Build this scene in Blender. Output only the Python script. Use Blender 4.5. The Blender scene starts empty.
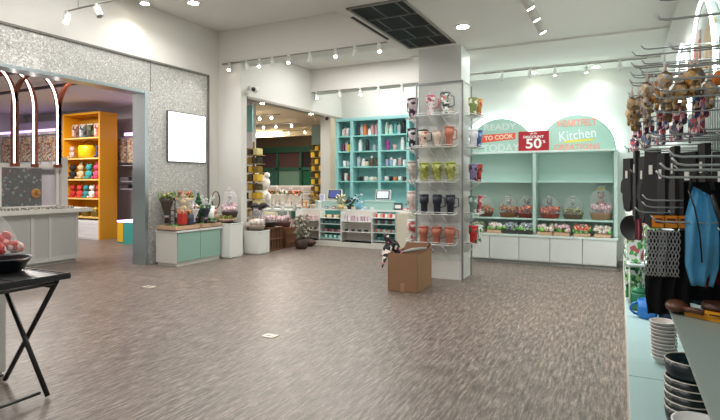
import bpy, bmesh, math, random
from mathutils import Vector, Matrix
R = random.Random(7)
PI = math.pi
C = bpy.context.scene.collection
scene = bpy.context.scene

# ---------------------------------------------------------------- camera
cam_d = bpy.data.cameras.new('camera')
cam = bpy.data.objects.new('camera', cam_d)
C.objects.link(cam)
cam.location = (0, 0, 1.5)
cam.rotation_euler = (PI/2, 0, math.atan(260/515))
cam_d.sensor_width = 36
cam_d.sensor_fit = 'HORIZONTAL'
cam_d.lens = 36*515/720
cam_d.shift_y = -28/720
cam_d.clip_start = 0.05
cam_d.clip_end = 100
scene.camera = cam

# ---------------------------------------------------------------- world, exposure
w = bpy.data.worlds.new('world')
scene.world = w
w.use_nodes = True
w.node_tree.nodes['Background'].inputs[0].default_value = (1.0, 0.975, 0.94, 1)
w.node_tree.nodes['Background'].inputs[1].default_value = 0.34
scene.view_settings.view_transform = 'Standard'
scene.view_settings.look = 'None'
scene.view_settings.exposure = 0.14
scene.view_settings.gamma = 1
scene.view_settings.use_curve_mapping = False

def area_light(name, loc, sx, sy, power, color=(1, .95, .88), rot=(0, 0, 0)):
    d = bpy.data.lights.new(name, 'AREA'); d.shape = 'RECTANGLE'
    d.size = sx; d.size_y = sy; d.energy = power; d.color = color
    o = bpy.data.objects.new(name, d); o.location = loc; o.rotation_euler = rot
    C.objects.link(o)
    return o
WARM = (1, .95, .88); COOL = (.93, 1, .98); NEUT = (1, .98, .95)
area_light('ceiling_fill', (-1.6, 1.0, 3.55), 2.2, 2.2, 40, NEUT)  # three added fill lamps, out of view, no real panels there
area_light('ceiling_fill', (-5.6, 1.6, 4.6), 1.6, 1.6, 30, NEUT)
area_light('ceiling_fill', (-5.3, 4.9, 4.66), 2.8, 2.6, 130, NEUT)
area_light('checkout_fill', (-5.1, 9.9, 4.32), 2.4, .8, 75, NEUT)  # added fill pair to lift the dark back left, not real fittings
area_light('checkout_fill', (-5.1, 12.0, 4.32), 2.4, .3, 45, NEUT)
area_light('niche_fill', (-1.3, 8.6, 3.55), 2.4, .5, 32, COOL)  # added fill that brightens the arch wall, no such fitting
area_light('shop_fill', (-11.2, 6.2, 3.5), 1.2, 1.2, 120, WARM)  # added fill pair lighting the sweet shop interior, not seen lamps
area_light('shop_fill', (-12.6, 7.2, 3.5), 0.9, 0.9, 120, WARM)
area_light('mall_fill', (-9.2, 12.5, 3.42), 1.2, 1.2, 110, WARM)  # added fill pair for the corridor, besides its track bulbs
area_light('mall_fill', (-12.0, 15.6, 3.42), 1.4, 1.2, 110, WARM)

# ---------------------------------------------------------------- materials
def lin(c):
    if isinstance(c, str):
        c = [int(c[i:i+2], 16)/255 for i in (0, 2, 4)]
    return tuple((x/12.92 if x <= .04045 else ((x+.055)/1.055)**2.4) for x in c) + (1,)
_mc = {}
def M(col, rough=.55, metal=0, emit=0, trans=0, alpha=1, noise=0, nscale=20, bump=0, key=None):
    """plain procedural material: colour with a faint noise variation"""
    k = (col, rough, metal, emit, trans, alpha, noise, nscale, bump)
    if k in _mc: return _mc[k]
    m = bpy.data.materials.new('mat_%s' % col)
    m.use_nodes = True
    nt = m.node_tree; b = nt.nodes['Principled BSDF']
    b.inputs['Base Color'].default_value = lin(col)
    b.inputs['Roughness'].default_value = rough
    b.inputs['Metallic'].default_value = metal
    b.inputs['Transmission Weight'].default_value = trans
    b.inputs['Alpha'].default_value = alpha
    if emit:
        b.inputs['Emission Color'].default_value = lin(col)
        b.inputs['Emission Strength'].default_value = emit
    if noise or bump:
        tc = nt.nodes.new('ShaderNodeTexCoord')
        n = nt.nodes.new('ShaderNodeTexNoise'); n.inputs['Scale'].default_value = nscale
        n.inputs['Detail'].default_value = 4
        nt.links.new(tc.outputs['Object'], n.inputs['Vector'])
        if noise:
            mix = nt.nodes.new('ShaderNodeMix'); mix.data_type = 'RGBA'
            c = lin(col)
            mix.inputs['A'].default_value = tuple(x*(1-noise) for x in c[:3]) + (1,)
            mix.inputs['B'].default_value = tuple(min(1, x*(1+noise)) for x in c[:3]) + (1,)
            nt.links.new(n.outputs['Fac'], mix.inputs['Factor'])
            nt.links.new(mix.outputs['Result'], b.inputs['Base Color'])
        if bump:
            bp = nt.nodes.new('ShaderNodeBump'); bp.inputs['Strength'].default_value = bump
            bp.inputs['Distance'].default_value = .01
            nt.links.new(n.outputs['Fac'], bp.inputs['Height'])
            nt.links.new(bp.outputs['Normal'], b.inputs['Normal'])
    _mc[k] = m
    return m

def patterned(cols, scale=30, kind='voronoi', rough=.6, coord='Object'):
    """random cells picked out of a few colours (printed fabric, mixed sweets, leaves)"""
    k = ('pat', tuple(cols), scale, kind, rough)
    if k in _mc: return _mc[k]
    m = bpy.data.materials.new('pattern_%s' % cols[0]); m.use_nodes = True
    nt = m.node_tree; b = nt.nodes['Principled BSDF']
    b.inputs['Roughness'].default_value = rough
    tc = nt.nodes.new('ShaderNodeTexCoord')
    if kind == 'voronoi':
        v = nt.nodes.new('ShaderNodeTexVoronoi'); v.inputs['Scale'].default_value = scale
        nt.links.new(tc.outputs[coord], v.inputs['Vector'])
        sp = nt.nodes.new('ShaderNodeSeparateColor')
        nt.links.new(v.outputs['Color'], sp.inputs[0]); src = sp.outputs[0]
    else:
        v = nt.nodes.new('ShaderNodeTexNoise'); v.inputs['Scale'].default_value = scale
        nt.links.new(tc.outputs[coord], v.inputs['Vector']); src = v.outputs['Fac']
    cr = nt.nodes.new('ShaderNodeValToRGB'); cr.color_ramp.interpolation = 'CONSTANT'
    e = cr.color_ramp.elements
    n = len(cols)
    while len(e) < n: e.new(.5)
    for i, c in enumerate(cols):
        e[i].position = i/n if kind == 'voronoi' else (.0 if i == 0 else .3+.4*i/n)
        e[i].color = lin(c)
    nt.links.new(src, cr.inputs[0]); nt.links.new(cr.outputs[0], b.inputs['Base Color'])
    _mc[k] = m
    return m

def floor_mat():
    m = bpy.data.materials.new('vinyl_plank_floor'); m.use_nodes = True
    nt = m.node_tree; b = nt.nodes['Principled BSDF']; L = nt.links.new
    tc = nt.nodes.new('ShaderNodeTexCoord')
    mp = nt.nodes.new('ShaderNodeMapping'); mp.inputs['Scale'].default_value = (46, 5.2, 1)
    L(tc.outputs['Object'], mp.inputs['Vector'])
    n1 = nt.nodes.new('ShaderNodeTexNoise'); n1.inputs['Scale'].default_value = 1.0; n1.inputs['Detail'].default_value = 6
    n1.inputs['Roughness'].default_value = .62
    L(mp.outputs[0], n1.inputs['Vector'])
    mp2 = nt.nodes.new('ShaderNodeMapping'); mp2.inputs['Scale'].default_value = (190, 20, 1)
    L(tc.outputs['Object'], mp2.inputs['Vector'])
    n2 = nt.nodes.new('ShaderNodeTexNoise'); n2.inputs['Scale'].default_value = 1.0; n2.inputs['Detail'].default_value = 3
    L(mp2.outputs[0], n2.inputs['Vector'])
    n3 = nt.nodes.new('ShaderNodeTexNoise'); n3.inputs['Scale'].default_value = 1.3
    L(tc.outputs['Object'], n3.inputs['Vector'])
    add = nt.nodes.new('ShaderNodeMath'); add.operation = 'MULTIPLY_ADD'; add.inputs[1].default_value = .5
    L(n2.outputs['Fac'], add.inputs[0]); L(n1.outputs['Fac'], add.inputs[2])
    cr = nt.nodes.new('ShaderNodeValToRGB'); e = cr.color_ramp.elements
    e[0].position = .58; e[0].color = lin('42382f')
    e[1].position = .95; e[1].color = lin('9f9389')
    x = e.new(.69); x.color = lin('62564f')
    x = e.new(.79); x.color = lin('786c64')
    L(add.outputs[0], cr.inputs[0])
    # planks 0.15 wide running along y
    br = nt.nodes.new('ShaderNodeTexBrick')
    mp3 = nt.nodes.new('ShaderNodeMapping'); mp3.inputs['Rotation'].default_value = (0, 0, PI/2)
    L(tc.outputs['Object'], mp3.inputs['Vector']); L(mp3.outputs[0], br.inputs['Vector'])
    br.inputs['Scale'].default_value = 1; br.inputs['Brick Width'].default_value = 1.2; br.inputs['Row Height'].default_value = .16
    br.inputs['Mortar Size'].default_value = .0012
    br.inputs['Color1'].default_value = (.92, .92, .92, 1); br.inputs['Color2'].default_value = (1.06, 1.05, 1.04, 1)
    br.inputs['Mortar'].default_value = (.6, .58, .56, 1)
    mx = nt.nodes.new('ShaderNodeMix'); mx.data_type = 'RGBA'; mx.blend_type = 'MULTIPLY'; mx.inputs['Factor'].default_value = 1
    L(cr.outputs[0], mx.inputs['A']); L(br.outputs['Color'], mx.inputs['B'])
    L(mx.outputs['Result'], b.inputs['Base Color'])
    rr = nt.nodes.new('ShaderNodeMapRange'); rr.inputs['To Min'].default_value = .30; rr.inputs['To Max'].default_value = .5
    L(n1.outputs['Fac'], rr.inputs['Value']); L(rr.outputs[0], b.inputs['Roughness'])
    bp = nt.nodes.new('ShaderNodeBump'); bp.inputs['Strength'].default_value = .3; bp.inputs['Distance'].default_value = .004
    L(add.outputs[0], bp.inputs['Height']); L(bp.outputs[0], b.inputs['Normal'])
    return m

def glitter_mat():
    m = bpy.data.materials.new('silver_sequin_wall'); m.use_nodes = True
    nt = m.node_tree; b = nt.nodes['Principled BSDF']; L = nt.links.new
    tc = nt.nodes.new('ShaderNodeTexCoord')
    v = nt.nodes.new('ShaderNodeTexVoronoi'); v.inputs['Scale'].default_value = 58
    L(tc.outputs['Object'], v.inputs['Vector'])
    sp = nt.nodes.new('ShaderNodeSeparateColor'); L(v.outputs['Color'], sp.inputs[0])
    cr = nt.nodes.new('ShaderNodeValToRGB'); e = cr.color_ramp.elements
    e[0].color = lin('a3a29f'); e[1].color = lin('e8e6e2')
    x = e.new(.55); x.color = lin('b3b2ae'); x = e.new(.85); x.color = lin('bfbdb9')
    L(sp.outputs[0], cr.inputs[0]); L(cr.outputs[0], b.inputs['Base Color'])
    b.inputs['Metallic'].default_value = .2; b.inputs['Roughness'].default_value = .42
    # each scale tilts its own way
    vm = nt.nodes.new('ShaderNodeVectorMath'); vm.operation = 'SUBTRACT'; vm.inputs[1].default_value = (.5, .5, .5)
    L(v.outputs['Color'], vm.inputs[0])
    sc = nt.nodes.new('ShaderNodeVectorMath'); sc.operation = 'SCALE'; sc.inputs['Scale'].default_value = .38
    L(vm.outputs[0], sc.inputs[0])
    ge = nt.nodes.new('ShaderNodeNewGeometry')
    ad = nt.nodes.new('ShaderNodeVectorMath'); ad.operation = 'ADD'
    L(ge.outputs['Normal'], ad.inputs[0]); L(sc.outputs[0], ad.inputs[1])
    no = nt.nodes.new('ShaderNodeVectorMath'); no.operation = 'NORMALIZE'
    L(ad.outputs[0], no.inputs[0]); L(no.outputs[0], b.inputs['Normal'])
    return m

def glass_mat(name, col='eef6f6', a=.14, rough=.08):
    m = bpy.data.materials.new(name); m.use_nodes = True
    b = m.node_tree.nodes['Principled BSDF']
    b.inputs['Base Color'].default_value = lin(col); b.inputs['Alpha'].default_value = a
    b.inputs['Roughness'].default_value = rough
    return m

WALL = M('d4d2cc', .85, noise=.02, nscale=3)
WALLC = M('dde2de', .85, noise=.02, nscale=3)
CEIL = M('dddbd6', .9, noise=.02, nscale=2)
WHITE = M('e4e5e1', .45)
OFFW = M('d8d6cf', .5)
STEEL = M('b4b8ba', .28, 1)
CHROME = M('d6d8d8', .18, .9)
DSTEEL = M('8a8c8e', .3, 1)
BLACK = M('161616', .45)
SOFTBLK = M('1b1c1d', .8, noise=.2, nscale=40)
TEAL = M('98cfd0', .5)
TEALD = M('62b4ae', .55)
MINT = M('b9dbd2', .55)
MINTF = M('a2cdc3', .5)
SAGE = M('8fb3a6', .5)
WOOD = M('c9a588', .6, noise=.12, nscale=14)
BROWN = M('6b4630', .55, noise=.15, nscale=12)
LED = M('fffaf2', emit=9)
BULB = M('fff4dc', emit=30)
WRAP = glass_mat('cellophane', 'f3f5f6', .13, .15)
GLASS = glass_mat('clear_glass', 'e4efee', .12, .05)
GLITTER = glitter_mat()
FLOOR = floor_mat()

# ---------------------------------------------------------------- geometry helper
class MB:
    def __init__(s): s.bm = bmesh.new()
    def _set(s, fs, mi, sm=False):
        for f in fs:
            f.material_index = mi; f.smooth = sm
    def box(s, x0, x1, y0, y1, z0, z1, mi=0, bev=0, mat=None):
        r = bmesh.ops.create_cube(s.bm, size=1)
        vs = r['verts']
        for v in vs:
            v.co = Vector(((x0+x1)/2+v.co.x*(x1-x0), (y0+y1)/2+v.co.y*(y1-y0), (z0+z1)/2+v.co.z*(z1-z0)))
        fs = set(f for v in vs for f in v.link_faces)
        if bev:
            es = list(set(e for v in vs for e in v.link_edges))
            rr = bmesh.ops.bevel(s.bm, geom=es, offset=bev, segments=2, affect='EDGES')
            fs = [f for f in fs if f.is_valid] + list(rr['faces'])
            fs = set(fs)
            vs = list(set(v for f in fs for v in f.verts))
        s._set(fs, mi)
        if mat is not None:
            for v in vs: v.co = mat @ v.co
        return s
    def cbox(s, c, d, mi=0, bev=0, rot=None):
        m = Matrix.Translation(c)
        if rot is not None: m = m @ rot
        return s.box(-d[0]/2, d[0]/2, -d[1]/2, d[1]/2, -d[2]/2, d[2]/2, mi, bev, m)
    def lathe(s, prof, c=(0, 0, 0), n=14, mi=0, axis=None, sq=1):
        """prof: list of (r, z)"""
        rings = []
        for r, z in prof:
            rings.append([s.bm.verts.new((max(r, .0004)*math.cos(2*PI*i/n), sq*max(r, .0004)*math.sin(2*PI*i/n), z)) for i in range(n)])
        fs = []
        for a, b in zip(rings, rings[1:]):
            for i in range(n):
                fs.append(s.bm.faces.new((a[i], a[(i+1) % n], b[(i+1) % n], b[i])))
        fs.append(s.bm.faces.new(list(reversed(rings[0])))); fs.append(s.bm.faces.new(rings[-1]))
        s._set(fs, mi, True)
        m = Matrix.Translation(c)
        if axis is not None: m = m @ Vector((0, 0, 1)).rotation_difference(Vector(axis)).to_matrix().to_4x4()
        for ring in rings:
            for v in ring: v.co = m @ v.co
        return s
    def tube(s, pts, r=.004, n=6, mi=0, closed=False):
        pts = [Vector(p) for p in pts]; rings = []
        up = Vector((0, 0, 1)); prev = None
        for i, p in enumerate(pts):
            rad = r[i] if isinstance(r, (list, tuple)) else r
            if closed: t = pts[(i+1) % len(pts)]-pts[i-1]
            else: t = pts[min(i+1, len(pts)-1)]-pts[max(i-1, 0)]
            t.normalize()
            if prev is None: a = t.cross(up) if abs(t.z) < .95 else t.cross(Vector((1, 0, 0)))
            else: a = prev-t*prev.dot(t)
            a.normalize(); prev = a; b = t.cross(a)
            rings.append([s.bm.verts.new(p+a*rad*math.cos(2*PI*k/n)+b*rad*math.sin(2*PI*k/n)) for k in range(n)])
        fs = []
        prs = list(zip(rings, rings[1:]))
        if closed: prs.append((rings[-1], rings[0]))
        for a, b in prs:
            for k in range(n): fs.append(s.bm.faces.new((a[k], a[(k+1) % n], b[(k+1) % n], b[k])))
        if not closed:
            fs.append(s.bm.faces.new(rings[0])); fs.append(s.bm.faces.new(list(reversed(rings[-1]))))
        s._set(fs, mi, True)
        return s
    def ball(s, c, r, mi=0, sub=2, sc=(1, 1, 1), rot=None, jit=0):
        q = bmesh.ops.create_icosphere(s.bm, subdivisions=sub, radius=r)
        m = Matrix.Translation(c)
        if rot is not None: m = m @ rot
        for v in q['verts']:
            k = 1+R.uniform(-jit, jit) if jit else 1
            v.co = m @ Vector((v.co.x*sc[0]*k, v.co.y*sc[1]*k, v.co.z*sc[2]*k))
        s._set(set(f for v in q['verts'] for f in v.link_faces), mi, not jit)
        return s
    def poly(s, pts, ext, mi=0):
        """outline pts (3d) extruded by vector ext"""
        a = [s.bm.verts.new(p) for p in pts]; e = Vector(ext)
        b = [s.bm.verts.new(Vector(p)+e) for p in pts]
        n = len(pts); fs = [s.bm.faces.new(a), s.bm.faces.new(list(reversed(b)))]
        for i in range(n): fs.append(s.bm.faces.new((a[i], b[i], b[(i+1) % n], a[(i+1) % n])))
        s._set(fs, mi)
        return s
    def grid(s, f, nu, nv, mi=0, th=0):
        vs = [[s.bm.verts.new(f(i/nu, j/nv)) for j in range(nv+1)] for i in range(nu+1)]
        fs = []
        for i in range(nu):
            for j in range(nv): fs.append(s.bm.faces.new((vs[i][j], vs[i+1][j], vs[i+1][j+1], vs[i][j+1])))
        s._set(fs, mi, True)
        if th: bmesh.ops.solidify(s.bm, geom=fs, thickness=th)
        return s
    def text(s, txt, size, mtx, mi=0, depth=.003, bold=False, spacing=1.0, width=None):
        cu = bpy.data.curves.new('t', 'FONT'); cu.body = txt; cu.size = size; cu.extrude = depth
        cu.align_x = 'CENTER'; cu.align_y = 'CENTER'; cu.space_character = spacing; cu.resolution_u = 3
        if bold: cu.offset = size*.022
        o = bpy.data.objects.new('t', cu); C.objects.link(o)
        dg = bpy.context.evaluated_depsgraph_get()
        me = bpy.data.meshes.new_from_object(o.evaluated_get(dg))
        k = 1
        if width:
            xs = [v.co.x for v in me.vertices]; k = width/(max(xs)-min(xs))
        for v in me.vertices:
            v.co.x *= k; v.co = mtx @ v.co
        nb = len(s.bm.faces)
        s.bm.from_mesh(me); s.bm.faces.ensure_lookup_table()
        for f in s.bm.faces[nb:]: f.material_index = mi
        C.objects.unlink(o); bpy.data.objects.remove(o); bpy.data.meshes.remove(me)
        return s
    def build(s, name, mats, parent=None, loc=None, rz=0):
        bmesh.ops.recalc_face_normals(s.bm, faces=s.bm.faces)
        me = bpy.data.meshes.new(name); s.bm.to_mesh(me); s.bm.free()
        for m in (mats if isinstance(mats, (list, tuple)) else [mats]): me.materials.append(m)
        o = bpy.data.objects.new(name, me); C.objects.link(o)
        if parent: o.parent = parent
        if loc: o.location = loc
        if rz: o.rotation_euler = (0, 0, rz)
        return o

def thing(name, label, cat, loc=(0, 0, 0), rz=0, group=None):
    o = bpy.data.objects.new(name, None); C.objects.link(o)
    o.empty_display_size = .1
    o.location = loc; o.rotation_euler = (0, 0, rz); o['label'] = label; o['category'] = cat
    if group: o['group'] = group
    return o
def tag(o, label, cat, group=None, kind=None):
    o['label'] = label; o['category'] = cat
    if group: o['group'] = group
    if kind: o['kind'] = kind
    return o
def struct(o):
    o['kind'] = 'structure'
    return o
def dup(root, loc, label=None, group=None, rz=None):
    r = root.copy(); C.objects.link(r); r.location = loc
    if rz is not None: r.rotation_euler = (0, 0, rz)
    if label: r['label'] = label
    if group: r['group'] = group
    for ch in list(root.children):
        c = ch.copy(); C.objects.link(c); c.parent = r
        for g in ch.children:
            d = g.copy(); C.objects.link(d); d.parent = c
    return r
def arc(cx, cz, r, a0, a1, n, y=0):
    return [(cx+r*math.cos(a0+(a1-a0)*i/n), y, cz+r*math.sin(a0+(a1-a0)*i/n)) for i in range(n+1)]

# ================================================================ THE SHELL
struct(MB().box(-22, .8, -1.5, 20, -.1, 0).build('floor', FLOOR))
# main ceiling: a high field to the left, a dropped field over the middle and right
c = MB()
c.box(-7.8, -3.12, -1.5, 8.6, 4.7, 4.8)
c.box(-7.2, -3.12, 8.6, 13, 4.35, 4.8)
c.box(-3.12, .8, -1.5, 8.05, 3.6, 4.8)
c.box(-3.12, .8, 8.05, 10.5, 3.57, 4.8)  # shallow steps shaped in to draw the shading lines on a flat ceiling
c.box(-3.12, .8, 9.75, 10.5, 3.545, 3.57)
struct(c.build('ceiling', CEIL))
struct(MB().box(-7.65, -3.12, 8.44, 8.85, 4.0, 4.7).build('trim_1', WALL))           # beams
struct(MB().box(-7.03, -3.12, 11.12, 11.5, 3.77, 4.35).build('trim_2', WALL))
# left wall: silver scaled cladding round the sweet shop opening, plaster above
g = MB()
g.box(-7.85, -7.65, 6.6, 8.12, 0, 3.69)
g.box(-7.85, -7.65, -1.5, 6.6, 3.15, 3.69)
struct(g.build('wall_left', GLITTER))
struct(MB().box(-7.85, -7.62, -1.5, 8.15, 3.69, 3.725).box(-7.85, -7.62, 8.12, 8.15, 0, 3.725)
       .box(-7.652, -7.645, 6.66, 6.672, 3.15, 3.69).build('trim_3', M('6f6c68', .5)))
struct(MB().box(-7.85, -7.65, -1.5, 8.15, 3.725, 4.75).box(-7.9, -7.65, 8.15, 8.44, 0, 4.75).build('wall_left_upper', WALL))
struct(MB().box(-8.0, -7.03, 8.44, 8.62, 0, 4.0).box(-7.03, -7.015, 8.44, 8.62, 0, .1).build('wall_pillar', WALL))
struct(MB().box(-7.35, -7.03, 8.62, 12.15, 3.3, 4.75).box(-7.35, -7.03, 12.15, 12.95, 0, 4.75).build('wall_entrance', WALL))
struct(MB().box(-7.06, -7.0, 8.62, 12.9, 3.26, 3.31).box(-7.3, -7.06, 8.62, 12.15, 3.28, 3.3).build('trim_4', M('9c958b', .4)))
struct(MB().box(-7.04, -7.02, 12.13, 12.4, 0, 3.28).build('trim_5', M('cdbfa8', .6)))
struct(MB().box(-7.03, -3.12, 12.8, 13.0, 0, 4.4).build('wall_back_left', WALL))
struct(MB().box(-3.12, .8, 10.3, 10.5, 0, 3.6).box(-3.12, -2.95, 10.5, 12.8, 0, 4.4).build('wall_back', WALLC))
struct(MB().box(.6, .8, -1.5, 10.3, 0, 3.6).build('wall_right', WALLC))
# brushed steel jamb and soffit of the sweet shop opening
j = MB()
j.box(-7.95, -7.63, 6.53, 6.6, 0, 3.15)
j.box(-7.95, -7.64, -1.5, 6.53, 3.10, 3.15)
struct(j.build('trim_6', M('b4c2c6', .28, .8, noise=.15, nscale=30)))
# sweet shop shell
s_ = MB()
s_.box(-17.2, -7.95, 9.95, 10.1, 0, 3.9)
s_.box(-17.2, -17.0, -1.5, 10, 0, 3.9)
struct(s_.build('wall_shop', M('d6d2d4', .8)))
struct(MB().box(-17.2, -7.85, -1.5, 10, 3.62, 3.75).build('ceiling_shop', M('e4e0de', .8)))
for i, y in enumerate((4.4, 5.6, 6.8)):
    struct(MB().box(-16, -7.95, y, y+.05, 3.5, 3.56).build('trim_%d' % (7+i), M('4a4548', .4)))
# mall corridor seen through the back entrance
struct(MB().box(-22, -7.35, 10.1, 20.2, 3.45, 3.6).box(-7.36, -3, 13, 20.2, 3.45, 3.6).box(-8, -7.35, 8.6, 10.1, 3.45, 3.6).build('ceiling_corridor', M('d9c6a6', .8)))
struct(MB().box(-22, -3, 18.4, 18.6, 0, 3.5).build('wall_corridor', M('8a7a62', .6)))
struct(MB().box(-22, -21.8, 10, 18.5, 0, 3.5).build('wall_corridor_left', M('3a3d3a', .6)))
struct(MB().box(-22, -7.1, 15.9, 16.0, 3.2, 3.45).build('trim_10', M('c9b592', .7)))
struct(MB().box(-3.12, -.05-2.67, 10.27, 10.3, 0, .1).box(-.02, .04, 10.27, 10.3, 0, .1).build('baseboard_back', M('a9aaa6', .5)))
struct(MB().box(-3.065, -3.02, 5.80, 6.94, 3.592, 3.6).build('trim_11', M('101010', .6)))    # slot diffuser

# ================================================================ LIGHT FITTINGS
def spot_head(parent, x, y, z, d=(0, 0, -1), lit=True, r=.038, ln=.13):
    """a can hanging from a track: stem, can, lens"""
    d = Vector(d).normalized()
    MB().tube([(x, y, z), (x, y, z-.07)], .009).cbox((x, y, z-.012), (.05, .05, .024)).build('stem', WHITE, parent)
    top = Vector((x, y, z-.08))-d*.03
    MB().lathe([(r*.9, 0), (r, .01), (r, ln-.006), (r*1.04, ln)], top, 14, axis=d).build('can', WHITE, parent)
    p = top+d*(ln-.0)
    MB().lathe([(r*.86, 0), (r*.6, .006), (.001, .009)], p, 14, axis=d).build('lens', BULB if lit else M('9a9c98', .3), parent)
    return p+d*.02, d
def add_spot(p, d, power, ang=110, col=WARM, blend=.8):
    l = bpy.data.lights.new('spot', 'SPOT'); l.energy = power; l.spot_size = math.radians(ang); l.spot_blend = blend
    l.shadow_soft_size = .04; l.color = col
    o = bpy.data.objects.new('spotlight', l); o.location = p
    o.rotation_euler = Vector((0, 0, -1)).rotation_difference(Vector(d)).to_euler(); C.objects.link(o)
def rail(p0, p1, label, grp='track lights', name='track_light'):
    t = thing(name, label, 'track light', p0, group=None)
    a = Vector(p1)-Vector(p0)
    m = MB()
    m.tube([(0, 0, 0), a], .014, 4)
    m.build('rail', M('9a958d', .4), t)
    return t
def hangers(t, pts, h):
    for x, y in pts: MB().tube([(x, y, 0), (x, y, h)], .005).build('hanger', STEEL, t)
# long track under the first beam
t1 = rail((-7.5, 8.40, 3.99), (-3.3, 8.40, 3.99), 'longest straight track, under the front beam, with a row of white spotlights', 'track')
for k, (x, lit) in enumerate([(-7.30, 1), (-6.85, 0), (-6.52, 1), (-6.2, 0), (-5.8, 1), (-5.32, 0), (-4.75, 1), (-4.35, 0), (-3.86, 1)]):
    dd = (R.uniform(.2, .6), -.55+R.uniform(-.2, .1), -1) if lit else (R.uniform(-.4, .2), .3, -1)
    p, d = spot_head(t1, x+7.5, 0, 0, dd, lit)
    if lit: add_spot(Vector((-7.5, 8.40, 3.99))+p, d, 55)
t2 = rail((-6.95, 11.06, 3.76), (-3.15, 11.06, 3.76), 'short track under the rear beam above the checkout, two bright spotlights', 'track')
for x, lit in [(-6.8, 1), (-6.15, 0), (-5.58, 1), (-5.1, 0), (-4.5, 0), (-3.9, 0)]:
    p, d = spot_head(t2, x+6.95, 0, 0, (.35, -.45, -1) if lit else (R.uniform(-.2, .2), .5, -1), lit)
    if lit: add_spot(Vector((-6.95, 11.06, 3.76))+p, d, 70)
t3 = rail((-.92, 4.6, 3.57), (-.92, 7.0, 3.57), 'track on the low ceiling right of the air grille, chunky spotlights aimed at the right', 'track')
MB().box(-.012, .012, 0, 2.4, .0, .03).build('mount', WHITE, t3)
for y in (5.15, 5.75, 6.2, 6.75):
    p, d = spot_head(t3, 0, y-4.6, 0, (.5, .25, -1), 1, .05, .17)
    add_spot(Vector((-.92, 4.6, 3.57))+p, d, 110, col=NEUT)
t4 = rail((-2.3, 9.7, 3.54), (.4, 9.7, 3.54), 'thin track near the back wall above the two arches', 'track')
MB().box(0, 2.7, -.01, .01, 0, .025).build('mount', WHITE, t4)
for x, lit in [(-1.95, 0), (-1.45, 0), (-1.03, 1), (-.52, 1), (0, 0)]:
    p, d = spot_head(t4, x+2.3, 0, 0, (0, .15, -1), lit, .034, .1)
    if lit: add_spot(Vector((-2.3, 9.7, 3.54))+p, d, 12, col=COOL)
t5 = rail((-7.35, 4.85, 4.03), (-4.8, 4.85, 4.03), 'dark track hanging at upper left above the silver wall, white spotlights', 'track')
hangers(t5, [(.3, 0), (1.4, 0), (2.4, 0)], .66)
for x, lit in [(.05, 1), (.72, 0)]:
    p, d = spot_head(t5, x, 0, 0, (.3, -.4, -1) if lit else (.5, .1, -1), lit, .05, .14)
    if lit: add_spot(Vector((-7.35, 4.85, 4.03))+p, (.3, -.4, -1), 60)
def downlight(x, y, z, label, power, r=.06, col=NEUT, ang=140, drop=0):
    t = thing('downlight', label, 'ceiling light', (x, y, z))
    if drop:
        MB().lathe([(r, -drop), (r, 0)], n=18).build('can', WHITE, t)
    MB().lathe([(r*1.25, -.012-drop), (r*1.25, -drop)], n=20).build('trim_ring', WHITE, t)
    MB().lathe([(r, -.018-drop), (r, -.011-drop)], n=20).build('lens', BULB, t)
    add_spot((x, y, z-drop-.03), (0, 0, -1), power, ang, col)
downlight(-1.89, 6.81, 3.6, 'round recessed ceiling light right of the dark air grille', 60, .08)
downlight(-1.45, 10.0, 3.545, 'small recessed light above the gap left of the red sign', 14, .06, COOL)
downlight(-.38, 10.0, 3.545, 'small recessed light above the right arch, near the right wall', 14, .06, COOL)
downlight(-6.78, 6.85, 4.7, 'recessed ceiling light in the high ceiling, upper left', 60, .09)
downlight(-7.25, 6.2, 4.7, 'surface cylinder light against the plaster above the silver wall', 45, .07, drop=.14)
downlight(-7.18, 9.35, 3.28, 'small bright light in the entrance header, nearer the camera dome', 18, .05, WARM)
downlight(-7.18, 11.4, 3.28, 'small bright light in the entrance header, farther one', 18, .05, WARM)
downlight(-9.0, 6.0, 3.62, 'recessed light inside the sweet shop above the arches', 30, .07, WARM)
downlight(-1.3, 3.2, 3.6, 'recessed ceiling light over the middle of the floor', 60, .08)
downlight(-5.2, 4.2, 4.7, 'recessed ceiling light over the left of the floor', 80, .09)
t = thing('smoke_detector', 'small white round detector on the high ceiling beside the cylinder light', 'smoke detector', (-6.95, 6.55, 4.7))
MB().lathe([(.03, -.05), (.05, -.035), (.06, -.02), (.06, 0)]).build('housing', WHITE, t)
t = thing('ceiling_fitting', 'small dark square fitting on the high ceiling above the front beam', 'ceiling fitting', (-6.0, 6.8, 4.7))
MB().box(-.13, .13, -.13, .13, -.04, 0, bev=.01).build('cover', BLACK, t)
# air grille
t = thing('air_grille', 'large dark rectangular air return grille in the low ceiling', 'air grille', (-2.575, 6.51, 3.6))
m = MB(); X, Y = .375, 1.04
for a in ((-X, X, -Y, -Y+.03), (-X, X, Y-.03, Y), (-X, -X+.03, -Y, Y), (X-.03, X, -Y, Y)): m.box(*a, -.02, 0)
m.build('frame', M('8a857e', .5), t)
MB().box(-X+.02, X-.02, -Y+.02, Y-.02, -.003, 0).build('backing', M('0c0d0c', .7), t)
m = MB()
for i in range(60):
    y = -Y+.05+i*(2*Y-.1)/59
    m.box(-X+.03, X-.03, y-.006, y+.006, -.012, -.003)
m.build('louvre', M('30332f', .5), t)
m = MB()
for y in (-.52, 0, .52): m.box(-X+.03, X-.03, y-.014, y+.014, -.018, 0)
for k, y in enumerate((-.78, -.26, .26, .78)):
    for x in ((-.06, .25) if k in (0, 2) else (-.22, .1)): m.box(x-.01, x+.01, y-.25, y+.25, -.018, 0)
m.build('cross_bar', M('54574f', .5), t)
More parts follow.
